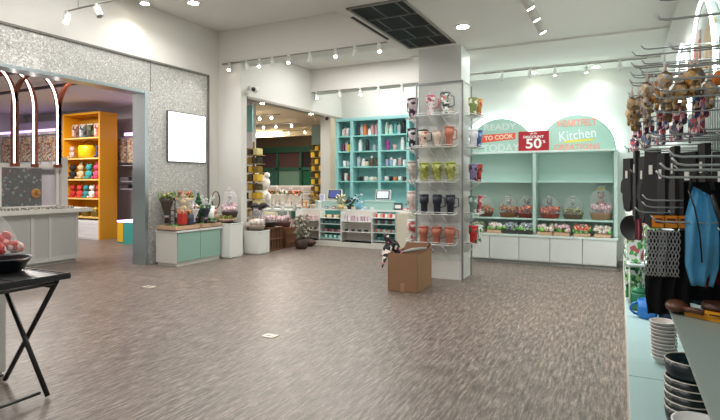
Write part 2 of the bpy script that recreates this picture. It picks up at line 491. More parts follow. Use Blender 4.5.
# security camera
t = thing('security_camera', 'white security camera with a black lens over the back entrance', 'camera', (-7.0, 8.72, 3.5))
MB().cbox((0, 0, 0), (.03, .08, .08)).tube([(0, 0, 0), (.1, 0, .02), (.12, 0, 0)], .012).build('bracket', WHITE, t)
MB().lathe([(.06, 0), (.075, .03), (.07, .1), (.04, .13)], (.1, .05, -.03), axis=(.3, -1, -.2)).build('housing', WHITE, t)
MB().lathe([(.045, 0), (.03, .02)], (.135, -.08, -.055), axis=(.3, -1, -.2)).build('lens', BLACK, t)
t = thing('security_camera', 'small black camera under the header at the far end of the back entrance', 'camera', (-7.0, 11.9, 3.2))
MB().box(-.05, -.02, -.03, .03, 0, .06).build('bracket', WHITE, t)
MB().ball((0, 0, .0), .05).build('housing', BLACK, t)

# ================================================================ LIT SCREEN ON THE SILVER WALL
t = thing('display_screen', 'blank bright white square screen with thin black frame on the silver wall', 'screen', (-7.65, 7.54, 2.37))
MB().box(0, .03, -.50, .50, -.485, .485).build('frame', BLACK, t)
MB().box(.03, .034, -.485, .485, -.47, .47).build('panel', M('fbfdff', .3, emit=1.6), t)

# ================================================================ SMALL GOODS
def bottle(name, label, cat, loc, h=.25, r=.035, col='e8e8e8', cap='dddddd', kind=0, group=None, rz=0):
    t = thing(name, label, cat, loc, rz, group)
    bm = MB()
    if kind == 0:      # straight flask with round lid
        bm.lathe([(r*.92, 0), (r, .008), (r, h*.76), (r*.8, h*.82), (r*.62, h*.84)], n=12)
        bm.build('body', M(col, .35), t)
        MB().lathe([(r*.66, h*.84), (r*.7, h*.85), (r*.7, h*.96), (r*.5, h)], n=12).tube([(-r*.5, 0, h*.95), (-r*.3, 0, h*1.05), (r*.3, 0, h*1.05), (r*.5, 0, h*.95)], .004).build('cap', M(cap, .4), t)
    elif kind == 1:    # tapered tumbler with straw
        bm.lathe([(r*.72, 0), (r*.78, .01), (r*1.02, h*.72), (r*1.02, h*.76)], n=12); bm.build('body', M(col, .35), t)
        MB().lathe([(r*1.08, h*.76), (r*1.08, h*.8), (r*.9, h*.83)], n=12).build('lid', M(cap, .4), t)
        MB().tube([(r*.3, 0, h*.8), (r*.3, 0, h*1.08)], .005).build('straw', M(cap, .4), t)
    elif kind == 2:    # jar with dome lid
        bm.lathe([(r, 0), (r*1.15, .02), (r*1.15, h*.6), (r*.9, h*.7)], n=12); bm.build('body', M(col, .3), t)
        MB().lathe([(r*.95, h*.7), (r, h*.72), (r*.9, h*.88), (r*.25, h*.93), (r*.3, h), (r*.1, h*1.02)], n=12).build('lid', M(cap, .4), t)
    return t
def mug(name, label, cat, loc, h=.1, r=.045, col='eeeeee', inner='ffffff', rz=0, group=None):
    t = thing(name, label, cat, loc, rz, group)
    MB().lathe([(r*.8, 0), (r, .012), (r, h), (r*.93, h), (r*.9, .02), (.002, .015)], n=16).build('body', M(col, .3), t)
    MB().tube([(r*.95, 0, h*.82)]+[(r+r*.65*math.sin(a), 0, h*.5+h*.32*math.cos(a)) for a in [PI*k/6 for k in range(1, 6)]]+[(r*.95, 0, h*.18)], r*.13).build('handle', M(col, .3), t)
    return t
def carton(name, label, cat, loc, d, col, lidc=None, group=None, rz=0):
    t = thing(name, label, cat, loc, rz, group)
    x, y, z = d
    MB().box(-x/2, x/2, -y/2, y/2, 0, z, bev=min(d)*.06).build('body', M(col, .5), t)
    MB().box(-x*.38, x*.38, -y/2-.002, -y/2, z*.25, z*.75).build('panel', M(lidc or 'f0f0ee', .5), t)
    return t
FLOW = [patterned(['d8a2ac', 'efe3e0', 'b77f8a', 'cdb6bd'], 40), patterned(['3c4a3a', '8a9a5c', 'd8c27a', '5f7348'], 45),
        patterned(['f4efe8', 'dccfc2', 'c9a7a0', 'e6dcd2'], 38), patterned(['7c4a3a', 'c7683c', 'e0a15a', '4a2e26'], 42),
        patterned(['53617a', 'a8b4c4', 'dfe3e8', '2f3440'], 42), patterned(['c23a34', 'e66a4a', 'f0b48a', '8c2a2a'], 42)]
def leaf_mat(): return patterned(['3f6b34', '6f9a4a', '8ab765', '2e4f2a'], 30)
def bouquet(label, loc, r=.14, h=.35, fl=0, wrapc='e9dfd8', n=12, name='bouquet', cat='bouquet', rz=0):
    """flowers in a paper cone"""
    t = thing(name, label, cat, loc, rz)
    MB().lathe([(r*.3, 0), (r*.22, h*.18), (r*.8, h*.62), (r*1.0, h*.72), (r*.9, h*.7), (r*.2, h*.2)], n=9).build('wrapping', M(wrapc, .6), t)
    m = MB()
    for i in range(n):
        a = i*2.4; rr = r*.85*math.sqrt((i+.5)/n)
        m.ball((rr*math.cos(a), rr*math.sin(a), h*.78+R.uniform(0, h*.15)-rr*.3), r*.26, 0, 2, (1, 1, .75), jit=.16)
    m.build('flowers', FLOW[fl], t)
    m = MB()
    for i in range(9):
        a = i*2*PI/9; m.poly([(r*.5*math.cos(a), r*.5*math.sin(a), h*.6), (r*1.1*math.cos(a+.12), r*1.1*math.sin(a+.12), h*.75), (r*1.15*math.cos(a), r*1.15*math.sin(a), h*.95), (r*1.05*math.cos(a-.12), r*1.05*math.sin(a-.12), h*.75)], (.002, .002, .002))
    m.build('leaves', leaf_mat(), t)
    MB().lathe([(r*.25, h*.15), (r*.3, h*.19), (r*.25, h*.23)], n=9).build('ribbon', M('c7b7bd', .4), t)
    return t
def hamper(label, loc, w=.34, d=.28, h=.36, fill=3, basket='6b4630', bow='9a8f88', rz=0, plush=None, group=None):
    """gift basket with goods under cellophane"""
    t = thing('gift_basket', label, 'gift basket', loc, rz, group)
    m = MB()
    m.lathe([(w*.40, 0), (w*.48, h*.18), (w*.5, h*.2), (w*.46, h*.2), (w*.38, .02)], n=18, sq=d/w)
    m.build('basket', M(basket, .7, noise=.3, nscale=60, bump=.4), t)
    m = MB()
    for i in range(14):
        a = i*2.4; rr = .40*math.sqrt((i+.5)/14)
        m.ball((w*rr*math.cos(a), d*rr*math.sin(a), h*.30+R.uniform(-.03, .07)), w*.16, 0, 1, (1, 1, .85), jit=.12)
    m.build('goods', FLOW[fill] if isinstance(fill, int) else fill, t)
    if plush:
        m = MB()
        m.ball((0, 0, h*.48), w*.17, 0, 2, (1, .9, 1)); m.ball((0, -.01, h*.70), w*.14)
        for s in (-1, 1):
            m.ball((s*w*.10, 0, h*.80), w*.05); m.ball((s*w*.16, -.03, h*.50), w*.06, 0, 2, (.8, .8, 1.3))
        m.build('soft_toy', M(plush, .9), t)
    m = MB()
    def f(u, v):
        a = u*2*PI; k = 1+.05*math.sin(a*7)
        zz = [h*.2, h*.55, h*.82, h*.92, h]
        rr = [.5, .5, .38, .10, .17]
        i = min(3, int(v*4)); q = v*4-i
        r_ = rr[i]*(1-q)+rr[i+1]*q; z_ = zz[i]*(1-q)+zz[i+1]*q
        return (w*r_*k*math.cos(a), d*r_*k*math.sin(a), z_)
    m.grid(f, 22, 8); m.build('cellophane', WRAP, t)
    m = MB(); m.ball((0, -.02, h*.9), w*.05)
    for s in (-1, 1): m.ball((s*w*.08, -.025, h*.91), w*.07, 0, 2, (1.1, .4, .7))
    m.build('bow', M(bow, .5), t)
    return t
def plush(label, loc, h=.3, col='eeeae6', ear='round', rz=0, name='plush_toy', snout=None):
    t = thing(name, label, 'soft toy', loc, rz)
    c = M(col, .95, noise=.06, nscale=60, bump=.3)
    m = MB(); m.ball((0, 0, h*.3), h*.24, 0, 3, (1, .85, 1.15))
    for s in (-1, 1):
        m.ball((s*h*.17, -h*.2, h*.09), h*.1, 0, 2, (.8, 1.3, .8)); m.ball((s*h*.25, -h*.06, h*.36), h*.08, 0, 2, (.8, .8, 1.6))
    m.build('body', c, t)
    m = MB(); m.ball((0, -.01, h*.72), h*.2, 0, 3, (1.1, .95, .95))
    for s in (-1, 1):
        if ear == 'round': m.ball((s*h*.16, 0, h*.9), h*.075)
        else: m.ball((s*h*.09, 0, h*1.0), h*.06, 0, 2, (.8, .5, 2.4))
    m.build('head', c, t)
    m = MB()
    for s in (-1, 1): m.ball((s*h*.07, -h*.19, h*.76), h*.02)
    m.ball((0, -h*.205, h*.69), h*.03, 0, 2, (1.3, .8, .8)); m.build('face', BLACK, t)
    return t

# ================================================================ SWEET SHOP (LEFT)
PAN = M('dcdcd8', .5)
t = thing('kiosk_counter', 'long pale grey panelled counter inside the sweet shop opening', 'counter', (-9.2, 6.33, 0))
MB().box(-.7, 0, -4.6, 0, .06, .93).box(-.66, -.03, -4.5, -.03, 0, .06).build('body', M('b9b8b4', .5), t)
m = MB()
for y in (-.02, -.52, -.83, -1.5, -2.2, -2.9):
    m.box(0, .018, y-.06 if y < -.1 else -.05, y, .08, .93)
m.box(0, .012, -4.6, 0, .06, .14); m.box(0, .012, -4.6, 0, .87, .93)
m.build('batten', M('c9c8c3', .5), t)
MB().box(-.8, .1, -4.7, .24, .93, 1.01, bev=.01).build('countertop', M('dedcd5', .35), t)
MB().box(-.8, .02, -4.6, -.1, 1.011, 1.05).build('topping_tray', patterned(['9a948c', '4a4644', 'c8beb0', '6d6864', 'e4dccf'], 50), t)
t = thing('display_case', 'white framed glass display case with grey speckled back on the kiosk counter', 'display case', (-9.2, 5.93, 1.055))
m = MB()
for y in (0, -.98, -1.96): m.box(-.05, 0, y-.03, y+.02, 0, .72)
m.box(-.06, .01, -3.2, .03, .70, .76); m.box(-.55, -.5, -3.2, .03, .70, .76); m.box(-.55, 0, -.03, .03, .70, .76); m.box(-.05, .0, -3.2, .02, 0, .025)
m.build('frame', M('e6e4df', .4), t)
MB().box(.01, .05, .04, .16, .0, .9).build('post', M('dad8d4', .4), t)
MB().box(-.5, -.48, -3.2, -.0, .0, .7).build('back_panel', patterned(['4c4f50', '56595a', '4c4f50', '505354', '8f9394', '4a4d4e', '535657', '484b4c', '6d3f3c', '5a5d5e'], 26), t)
MB().box(-.02, -.012, -3.2, 0, .02, .7).build('pane', glass_mat('case_glass', 'dfe8e8', .06, .05), t)
t = thing('cookie', 'round golden cookie with dark chips on the front glass of the display case', 'cookie', (-9.185, 5.52, 1.3))
MB().lathe([(.075, 0), (.085, .01), (.07, .022)], n=16, axis=(1, 0, 0)).build('biscuit', M('c08d4f', .8, noise=.2), t)
m = MB()
for i in range(7): m.ball((.022, .05*math.cos(i*2.4)*math.sqrt(i/7), .05*math.sin(i*2.4)*math.sqrt(i/7)), .012, 0, 1)
m.build('chips', M('3a2418', .8), t)
# copper arches with light strips, standing over the display
COP = M('8c4a36', .35, .4)
for k in range(5):
    y0 = 5.50-k*.37
    t = thing('copper_arch', ['copper arch with a white light strip, nearest the yellow shelf', 'copper arch with light strip, second from the yellow shelf', 'copper arch with light strip, third from the yellow shelf', 'copper arch with light strip, cut by the left picture edge', 'copper arch with light strip beyond the left picture edge'][k], 'arch light', (-9.1-.09*(k % 2), y0, 1.82))
    def path(r, sgn, x=0):
        return [(x, sgn*r, 0), (x, sgn*r, .95)]+[(x, sgn*r*math.cos(a), .95+.62*math.sin(a)) for a in [PI/2*i/9 for i in range(1, 10)]]
    for nm, sg in (('band', 1), ('band', -1)):
        m = MB()
        P = path(.385, sg)
        for a, b in zip(P, P[1:]):
            m.poly([(-.05, a[1]-.028*sg, a[2]), (-.05, a[1]+.03*sg, a[2]), (-.05, b[1]+.03*sg, b[2]), (-.05, b[1]-.028*sg, b[2])], (.08, 0, 0))
        m.build(nm, COP, t)
    if k == 0:
        m = MB(); P = [(x_, y_+.77, z_) for x_, y_, z_ in path(.385, -1)]
        for a, b in zip(P, P[1:]):
            m.poly([(-.05, a[1]+.03, a[2]), (-.05, a[1]-.03, a[2]), (-.05, b[1]-.03, b[2]), (-.05, b[1]+.03, b[2])], (.08, 0, 0))
        m.build('band', COP, t)
    m = MB(); m.tube(path(.34, 1, .03), .017, 6); m.build('light_strip', M('fff4ec', emit=5), t)
    MB().box(-.04, .03, .31, .43, -.06, 0).build('foot', COP, t)
# end half arch
# sweet bins with violet light above, on the rear wall
SWEET = patterned(['8a5a3c', 'c98a52', 'd8c2a0', 'b9483c', '6c4630', 'e0b070', 'a8a09a', 'd8d0c8'], 24)
VIO = M('dcb4f4', emit=2.0)
t = thing('sweet_rack', 'white wall rack for sweet dispensers with glowing violet light strip', 'sweet rack', (-14.95, 8.9, 0))
MB().box(-1.9, .85, .55, .62, .3, 3.3).box(-1.9, .85, .0, .6, .3, 1.7).build('rack', M('b3adb4', .5), t)
MB().box(-1.9, .85, .1, .16, 2.94, 3.0).build('light_strip', VIO, t)
for k in range(6):
    x = -16.55+k*.49
    b = thing('sweet_dispenser', 'dispenser of mixed sweets under violet light, %s' % ['far left', 'second from left', 'third from left', 'fourth from left', 'second from the shelf', 'nearest the shelf'][k], 'dispenser', (x, 9.15, 0), group='sweet dispensers under the violet light')
    MB().box(-.2, .2, -.12, .12, 2.1, 2.82, bev=.02).build('sweets', SWEET, b)
    MB().box(-.215, .215, -.135, .135, 2.08, 2.9, bev=.02).build('bin', GLASS, b)
    MB().box(-.2, .2, -.14, .14, 2.86, 2.92).build('lid', M('e8e4e8', .4), b)
    m = MB(); m.poly([(-.2, -.12, 2.08), (.2, -.12, 2.08), (.06, -.12, 1.86), (-.06, -.12, 1.86)], (0, .2, 0)); m.build('chute', M('e2e0e2', .35), b)
# yellow shelf unit
YEL = M('e8a21a', .45); YELD = M('c98f1e', .5)
t = thing('shelf_unit', 'tall orange yellow shelf unit full of packs and soft toys in the sweet shop', 'shelf unit', (-12.75, 8.84, 0))
MB().box(.71, .76, 0, .52, 0, 3.33).box(-.76, -.71, 0, .52, 0, 3.33).build('side_panel', YEL, t)
MB().box(-.71, .71, .5, .52, .3, 3.33).build('back_panel', YELD, t)
MB().box(-.71, .71, 0, .5, 3.28, 3.33).build('top', YEL, t)
for z in (.55, 1.04, 1.54, 2.1, 2.64): MB().box(-.71, .71, .0, .5, z, z+.035).build('shelf', M('f0c878', .5), t)
t = thing('tile_plinth', 'low white tiled plinth under the yellow shelf unit', 'plinth', (-12.75, 8.84, 0))
br = MB().box(-.70, .70, .01, .3, 0, .5)
for k in range(5): br.box(-.70, .70, .002, .01, .09*k+.03, .09*k+.1)
br.build('body', M('e0dde0', .4), t)
rows = [(2.675, ['mixed brown', 'grey', 'dark', 'pink brown']), (2.135, ['a', 'b', 'c']), (1.575, ['a', 'b', 'c', 'd']), (1.075, ['a', 'b', 'c', 'd', 'e'])]
x0 = -12.75
# top shelf: printed packs
for k, (x, cs, nm) in enumerate([(-.42, ['9a6a5a', 'd8b8a8', '5a4a44'], 'brown and beige'), (-.12, ['7a7d84', 'c8c4c0', '3c3c40'], 'grey printed'), (.18, ['3a342e', '5a5048', '6c7c4c'], 'dark printed'), (.48, ['c8685c', 'e8c8b8', '8c4c44'], 'red and cream')]):
    b = thing('snack_pouch', '%s pouch on the top shelf of the yellow unit' % nm, 'pouch', (x0+x, 8.98, 2.676))
    MB().box(-.12, .12, -.04, .06, 0, .34, bev=.03).build('pouch', patterned(cs, 14), b)
    MB().box(-.12, .12, -.005, .02, .34, .37).build('seal', M('c9c4bc', .4), b)
plush('brown bear on second shelf beside the yellow bucket', (x0-.5, 8.95, 2.136), .34, 'c9a8a0')
t = thing('toy_bucket', 'big bright yellow bucket toy on the second shelf of the yellow unit', 'bucket', (x0+.02, 9.05, 2.136))
MB().lathe([(.2, 0), (.24, .03), (.25, .3), (.22, .34)], n=18).build('body', M('ecc514', .4), t)
MB().tube([(-.24, 0, .3), (-.18, 0, .42), (-.06, 0, .47), (.08, 0, .47), (.2, 0, .41), (.24, 0, .3)], .014).build('handle', M('2a2a2a', .4), t)
plush('dark blue toy at the right end of the second shelf', (x0+.52, 9.0, 2.136), .36, '2f3c78')
for x, c_, n_ in [(-.52, '2a2426', 'black'), (-.18, 'cdb489', 'tan'), (.16, '3fa0a0', 'teal'), (.48, 'd04a7c', 'pink')]:
    plush('%s toy on the middle shelf of the yellow unit' % n_, (x0+x, 8.98, 1.576), .42, c_, 'long' if n_ in ('tan', 'pink') else 'round')
for x, c_, n_ in [(-.52, 'b8302c', 'crimson'), (-.22, 'd8403c', 'bright red'), (.04, '3a8c8c', 'green blue'), (.28, 'e8dcdc', 'white'), (.54, 'c84a58', 'rose red')]:
    plush('%s toy on the fourth shelf of the yellow unit' % n_, (x0+x, 8.98, 1.076), .36, c_)
for x, n_ in [(-.4, 'left'), (0, 'middle'), (.4, 'right')]:
    bottle('sweet_jar', 'dark amber jar low in the yellow unit, %s one' % n_, 'jar', (x0+x, 9.0, .586), .26, .09, '6a5a1c', 'c8a83a', 2)
# white wall rack near the opening edge
t = thing('goods_rack', 'white rack with hook shelves and violet glow seen past the steel jamb', 'rack', (-11.35, 9.1, 0))
MB().box(-.35, .9, .7, .74, .45, 3.0).build('back_panel', M('ded8e2', .5), t)
MB().box(-.35, -.30, .6, .7, .45, 2.1).build('upright', DSTEEL, t)
for z in (1.92, 1.5, 1.3): MB().box(-.5, .9, .25, .7, z, z+.03).build('shelf', M('8c8c92', .4), t)
MB().box(-.55, .9, .4, .46, 2.74, 2.82).build('light_strip', VIO, t)
t2_ = thing('gondola', 'low cabinet with glowing violet top and teal front past the steel jamb', 'cabinet', (-10.4, 8.6, 0))
MB().box(-.6, .8, 0, .45, 0, .52).build('body', M('3f9c96', .5), t2_)
MB().box(-.6, .8, -.02, .45, .52, .56).build('light_top', M('e2b8f4', emit=3.5), t2_)
MB().box(-.6, -.4, -.01, 0, .04, .5).build('end_panel', M('e0b020', .5), t2_)
for k in range(4):
    x = -12.0+k*.36
    b = thing('sweet_dispenser', 'clear dispenser of mixed sweets past the steel jamb, %s' % ['leftmost', 'second', 'third', 'behind the jamb'][k], 'dispenser', (x, 9.6, 0), group='dispensers by the steel jamb')
    MB().box(-.15, .15, -.1, .1, 2.02, 2.68, bev=.02).build('sweets', SWEET, b)
    MB().box(-.165, .165, -.115, .115, 2.0, 2.72, bev=.02).build('bin', GLASS, b)
for k, (z, c_) in enumerate([(1.53, '55565a'), (1.33, '3a3a40'), (1.53, '6a6468'), (1.33, '46464c')]):
    b = thing('tray_stack', '%s tray on the %s hook shelf past the steel jamb' % (['dark grey', 'black', 'mid grey', 'charcoal'][k], 'upper' if z > 1.4 else 'lower'), 'tray', (-11.75+(k//2)*.45, 9.5, z+.0))
    MB().box(-.17, .17, -.12, .12, 0, .1, bev=.015).build('tray', M(c_, .5), b)

# ================================================================ CABINET AND PEDESTALS BEFORE THE SILVER WALL
t = thing('display_cabinet', 'low white cabinet with two sage green fronts under the bright screen', 'cabinet', (-7.5, 6.66, 0))
MB().box(0, .5, .0, 1.12, .05, .60).box(.02, .5, .02, 1.1, 0, .05).build('body', OFFW, t)
MB().box(-.01, .54, -.01, 1.13, .60, .63).build('top', WHITE, t)
for y0, y1 in ((.02, .555), (.565, 1.10)): MB().box(.5, .525, y0, y1, .08, .585).build('door', SAGE, t)
for nm, y0, y1 in (('nearer', 6.64, 7.22), ('farther', 7.30, 7.80)):
    b = thing('wooden_tray', 'pale wooden tray with grass lining on the low white cabinet, %s one' % nm, 'tray', (-7.02, (y0+y1)/2, .631))
    hy = (y1-y0)/2
    m = MB().box(-.44, .03, -hy, hy, 0, .015)
    m.box(.01, .03, -hy, hy, 0, .085).box(-.44, -.42, -hy, hy, 0, .085).box(-.42, .01, -hy, -hy+.02, 0, .085).box(-.42, .01, hy-.02, hy, 0, .085)
    m.build('tray', WOOD, b)
    m = MB()
    for i in range(60):
        m.ball((R.uniform(-.4, -.01), R.uniform(-hy+.04, hy-.04), .07), .03, 0, 1, (1, 1, .9), jit=.3)
    m.build('grass', leaf_mat(), b)
Z = .735
t = thing('wicker_arch_basket', 'tall dark wicker frame at left end of the low white cabinet', 'basket', (-7.25, 6.75, Z))
m = MB()
for dy in (0, .12): m.tube([(0, dy, 0), (0, dy, .3)]+[(0, dy+.0, .3+.1*math.sin(a)) for a in (.5, 1.2)]+[(0, dy, .42)], .012)
m.tube([(0, 0, .42), (0, .03, .47), (0, .09, .47), (0, .12, .42)], .012)
for z in (.05, .15, .25, .35): m.tube([(0, 0, z), (0, .12, z)], .008)
m.build('frame', M('3c302a', .7), t)
bouquet('yellow and dark bouquet leaning at the left of the low cabinet', (-7.45, 6.86, .75), .14, .62, 1, '4a4038')
bouquet('large pale yellow bouquet in brown paper, back of the low cabinet', (-7.36, 7.2, .76), .17, .62, 3, 'c8b070')
t = thing('gift_bag', 'small bright red gift bag on the nearer wooden tray', 'bag', (-7.05, 6.85, Z))
m = MB(); m.box(-.06, .06, -.07, .07, 0, .2, bev=.01); m.build('body', M('b8352c', .5), t)
MB().tube([(.06, -.03, .19), (.06, -.03, .25), (.06, .03, .25), (.06, .03, .19)], .004).build('handle', M('e8d8c0', .5), t)
t = thing('gift_bag', 'small navy blue gift bag beside the red one', 'bag', (-7.04, 7.02, Z))
MB().box(-.05, .05, -.06, .06, 0, .17, bev=.01).build('body', M('38446a', .5), t)
MB().tube([(.05, -.03, .16), (.05, -.03, .22), (.05, .03, .22), (.05, .03, .16)], .004).build('handle', M('dcdcdc', .5), t)
bouquet('white and mauve posy in front on the nearer wooden tray', (-7.04, 7.12, .76), .11, .34, 0, 'efe9ea')
hamper('dark gift basket in clear wrap behind the nearer tray edge', (-7.18, 7.22, .74), .26, .22, .44, 4, '2f3440', '9aa0a8')
hamper('tall mixed gift basket at the left end of the low cabinet', (-7.15, 6.98, .74), .36, .3, .56, 3, '5c4434', 'c8b070', plush='c8b080')
hamper('pale gift basket against the wall behind the pine tree', (-7.36, 7.62, .74), .28, .24, .52, 2, '8a7a6a', 'e8e4e0')
t = thing('small_pine_tree', 'small dark green artificial pine tree on the low cabinet', 'artificial tree', (-7.22, 7.42, .74))
MB().lathe([(.05, 0), (.06, .08)], n=10).build('pot', M('4a4a4a', .6), t)
m = MB()
for k in range(5): m.lathe([(.13-.022*k, .1+.08*k), (.04-.005*k, .2+.08*k)], n=9)
for i in range(50):
    q = R.random(); a = R.uniform(0, 6.3); m.ball((.13*(1-q)*math.cos(a), .13*(1-q)*math.sin(a), .1+.44*q), .022, 0, 1, jit=.3)
m.build('foliage', patterned(['1f4a2c', '2f6a3a', '16381f'], 40), t)
bouquet('dark blue and grey posy on the edge of the low cabinet', (-6.99, 7.38, .75), .10, .36, 4, '2e3a44')
t = thing('white_planter', 'tall white pot with bare pale branches on the farther wooden tray', 'planter', (-7.15, 7.60, Z))
MB().lathe([(.10, 0), (.12, .02), (.13, .3), (.115, .3), (.1, .25)], n=16).build('pot', M('f0f1f3', .4), t)
m = MB()
for i in range(9):
    a = i*.9; m.tube([(0, 0, .25), (.05*math.cos(a), .05*math.sin(a), .36), (.11*math.cos(a), .12*math.sin(a), .42+.03*(i % 3))], .006, 4)
    m.ball((.11*math.cos(a), .12*math.sin(a), .43+.03*(i % 3)), .022, 0, 1, jit=.2)
m.build('branches', M('cfd6c8', .7), t)
plush('small figure in red hat on the farther wooden tray', (-7.06, 7.72, Z), .26, 'c9a08a')
t = thing('succulent_tray', 'low green succulents in a shallow bowl at the right end of the low cabinet', 'plant', (-7.0, 7.58, Z))
MB().lathe([(.07, 0), (.09, .03)], n=12).build('bowl', M('8a8f88', .5), t)
m = MB()
for i in range(16): m.ball((R.uniform(-.07, .07), R.uniform(-.07, .07), .05), .03, 0, 1, jit=.25)
m.build('leaves', leaf_mat(), t)

def pedestal(label, x0, x1, y0, y1, h):
    t = thing('pedestal', label, 'pedestal', ((x0+x1)/2, (y0+y1)/2, 0))
    a, b = (x1-x0)/2, (y1-y0)/2
    MB().box(-a, a, -b, b, .02, h, bev=.006).box(-a+.02, a-.02, -b+.02, b-.02, 0, .02).build('body', WHITE, t)
    MB().box(-a-.008, a+.008, -b-.008, b+.008, h-.02, h, bev=.004).build('top', M('efefea', .4), t)
pedestal('taller white pedestal block beside the sage green cabinet', -7.3, -6.80, 7.83, 8.22, .69)
pedestal('shorter white pedestal block, beside the brown crate', -7.0, -6.62, 8.50, 8.87, .49)
t = thing('wreath_planter', 'wide bowl of yellow green moss and sprigs on the taller pedestal', 'plant', (-7.05, 8.0, .70))
MB().lathe([(.14, 0), (.22, .05), (.21, .07)], n=16).build('bowl', M('b79a86', .6), t)
m = MB()
for i in range(40): a = R.uniform(0, 6.3); q = .19*math.sqrt(R.random()); m.ball((q*math.cos(a), q*math.sin(a), .08+.03*R.random()), .04, 0, 1, jit=.3)
m.build('moss', patterned(['8a8a34', '5c6b2c', 'b0a050', '4a5a2a'], 40), t)
t = thing('loop_handle_basket', 'brown wicker basket with upright oval loop, back of the taller pedestal', 'basket', (-7.22, 7.9, .78))
MB().tube([(0, .11*math.cos(a), .36+.17*math.sin(a)) for a in [2*PI*i/18 for i in range(18)]], .013, closed=True).tube([(0, 0, 0), (0, 0, .2)], .012).build('loop', M('5b4638', .7), t)
m = MB()
for k in range(-2, 3): m.tube([(0, k*.035, .25), (0, k*.035, .47)], .005, 4)
m.build('weave', M('6b5546', .7), t)
hamper('mauve gift basket in clear wrap on the taller pedestal', (-7.0, 8.06, .79), .36, .3, .60, 0, '5a4a4a', 'b9a7b4', plush='b9aeb4')
hamper('silver wrapped gift basket with pink goods on the shorter pedestal', (-6.82, 8.68, .50), .40, .34, .46, 2, 'c9b8a8', 'b6a7a4')
t = thing('wooden_crate', 'dark brown wooden crate standing on end beside the shorter pedestal', 'crate', (-6.95, 9.25, 0))
m = MB()
for z in (.02, .26, .5): m.box(-.22, .22, -.26, .26, z-.02, z+.01)
for y in (-.26, .245): m.box(-.22, .22, y, y+.015, 0, .5)
m.build('frame', BROWN, t)
m = MB()
for k in range(5): m.box(.19, .2, -.24+k*.1, -.16+k*.1, .02, .5)
m.build('slat', M('5a3a26', .6, noise=.2), t)
t = thing('wooden_crate', 'second brown crate behind, against the back entrance', 'crate', (-6.95, 9.85, 0))
m = MB().box(-.22, .22, -.22, .22, 0, .46, bev=.008); m.build('body', BROWN, t)
MB().box(.22, .23, -.2, .2, .1, .16).box(.22, .23, -.2, .2, .3, .36).build('batten', M('7c543a', .6), t)
hamper('dark wrapped gift basket on the brown crate', (-6.95, 9.25, .512), .42, .36, .50, 0, '2c2424', '30262a')
t = thing('ribbon_bow', 'large black ribbon bow above the gift baskets at the entrance', 'ribbon', (-7.0, 9.0, .95))
m = MB(); m.ball((0, 0, 0), .06)
for s in (-1, 1): m.ball((0, s*.15, .03), .13, 0, 2, (.5, 1.1, .55)); m.tube([(0, 0, -.02), (0, s*.06, -.2), (0, s*.05, -.44)], .016)
m.build('bow', M('17161a', .6), t)
hamper('pink gift basket behind the crates', (-6.98, 9.85, .465), .42, .36, .58, 0, '7a5a50', 'cdb8b4')
t = thing('flower_stand', 'leafy dried flower arrangement standing on the floor by the crates', 'plant', (-6.4, 9.75, 0))
MB().lathe([(.1, 0), (.13, .02), (.15, .2)], n=14).build('pot', M('3a2a20', .6), t)
m = MB()
for i in range(60):
    a = R.uniform(0, 6.3); q = R.random(); m.ball((.2*q*math.cos(a), .2*q*math.sin(a), .25+R.uniform(0, .5)), .035, 0, 1, jit=.3)
for i in range(8): m.tube([(0, 0, .18), (.1*math.cos(i), .1*math.sin(i), .6)], .006, 4)
m.build('foliage', patterned(['8d8d7c', '6c7358', 'b7a79a', '4e5340'], 36), t)
t = thing('soft_bag', 'dark low bag lying on the floor before the checkout', 'bag', (-6.5, 10.2, 0))
MB().ball((0, 0, .09), .16, 0, 3, (1.2, .8, .55)).build('bag', M('4a3428', .7), t)
MB().tube([(-.12, 0, .14), (-.06, 0, .24), (.06, 0, .24), (.12, 0, .14)], .01).build('handle', M('2c1e18', .6), t)

# ================================================================ THINGS AT THE BACK ENTRANCE
def pack_tower(name, label, loc, cols, n, w=.34, h0=.3, dz=.19, facing=0):
    t = thing(name, label, 'display stand', loc, facing)
    MB().box(-.02, .02, -.02, .02, 0, h0+dz*n+.1).box(-w/2, w/2, -.16, .16, 0, .04).build('post', M('8c7a4a', .5), t)
    m = MB()
    for k in range(n): m.box(-w/2, w/2, -.16, .16, h0+dz*k-.012, h0+dz*k)
    m.build('tray', M('a88a3c', .5), t)
    for k in range(n):
        for q in range(3):
            m = MB(); x = (q-1)*w/3.1
            m.box(x-w*.14, x+w*.14, -.13+R.uniform(-.02, .02), .1, h0+dz*k, h0+dz*k+dz*R.uniform(.6, .85), bev=.012)
            m.build('pack', M(cols[(k+q) % len(cols)], .5), t)
    return t
pack_tower('snack_stand', 'tall stand of yellow and dark snack packs at the left jamb of the back entrance', (-7.54, 9.5, 0), ['c9a01c', '4a3c1c', 'e0b83c', '8c6a1c', '2c2618', 'd8c890'], 10, .4, .32, .2)
pack_tower('snack_stand', 'narrow stand of yellow packs by the cream column, right of the back entrance', (-7.62, 12.5, 0), ['d8a81c', '6a4a1c', 'e8c23c', '3c3018'], 12, .4, .3, .19)
t = thing('hanging_sign', 'blank teal green panel at the left jamb of the back entrance', 'sign panel', (-7.51, 9.2, 2.62))
MB().box(-.18, .18, -.015, .015, 0, .60).build('panel', M('7fb0aa', .5), t)
MB().box(-.12, -.10, -.008, .008, .60, .8).box(.1, .12, -.008, .008, .60, .8).build('bracket', STEEL, t)
t = thing('hanging_sign', 'blank grey green panel beside the cream column', 'sign panel', (-7.5, 12.3, 2.55))
MB().box(-.22, .16, -.02, .02, 0, .55).build('panel', M('6a7a70', .5), t)
MB().tube([(-.1, 0, .55), (-.1, 0, .9)], .008).tube([(.1, 0, .55), (.1, 0, .9)], .008).build('hanger', STEEL, t)
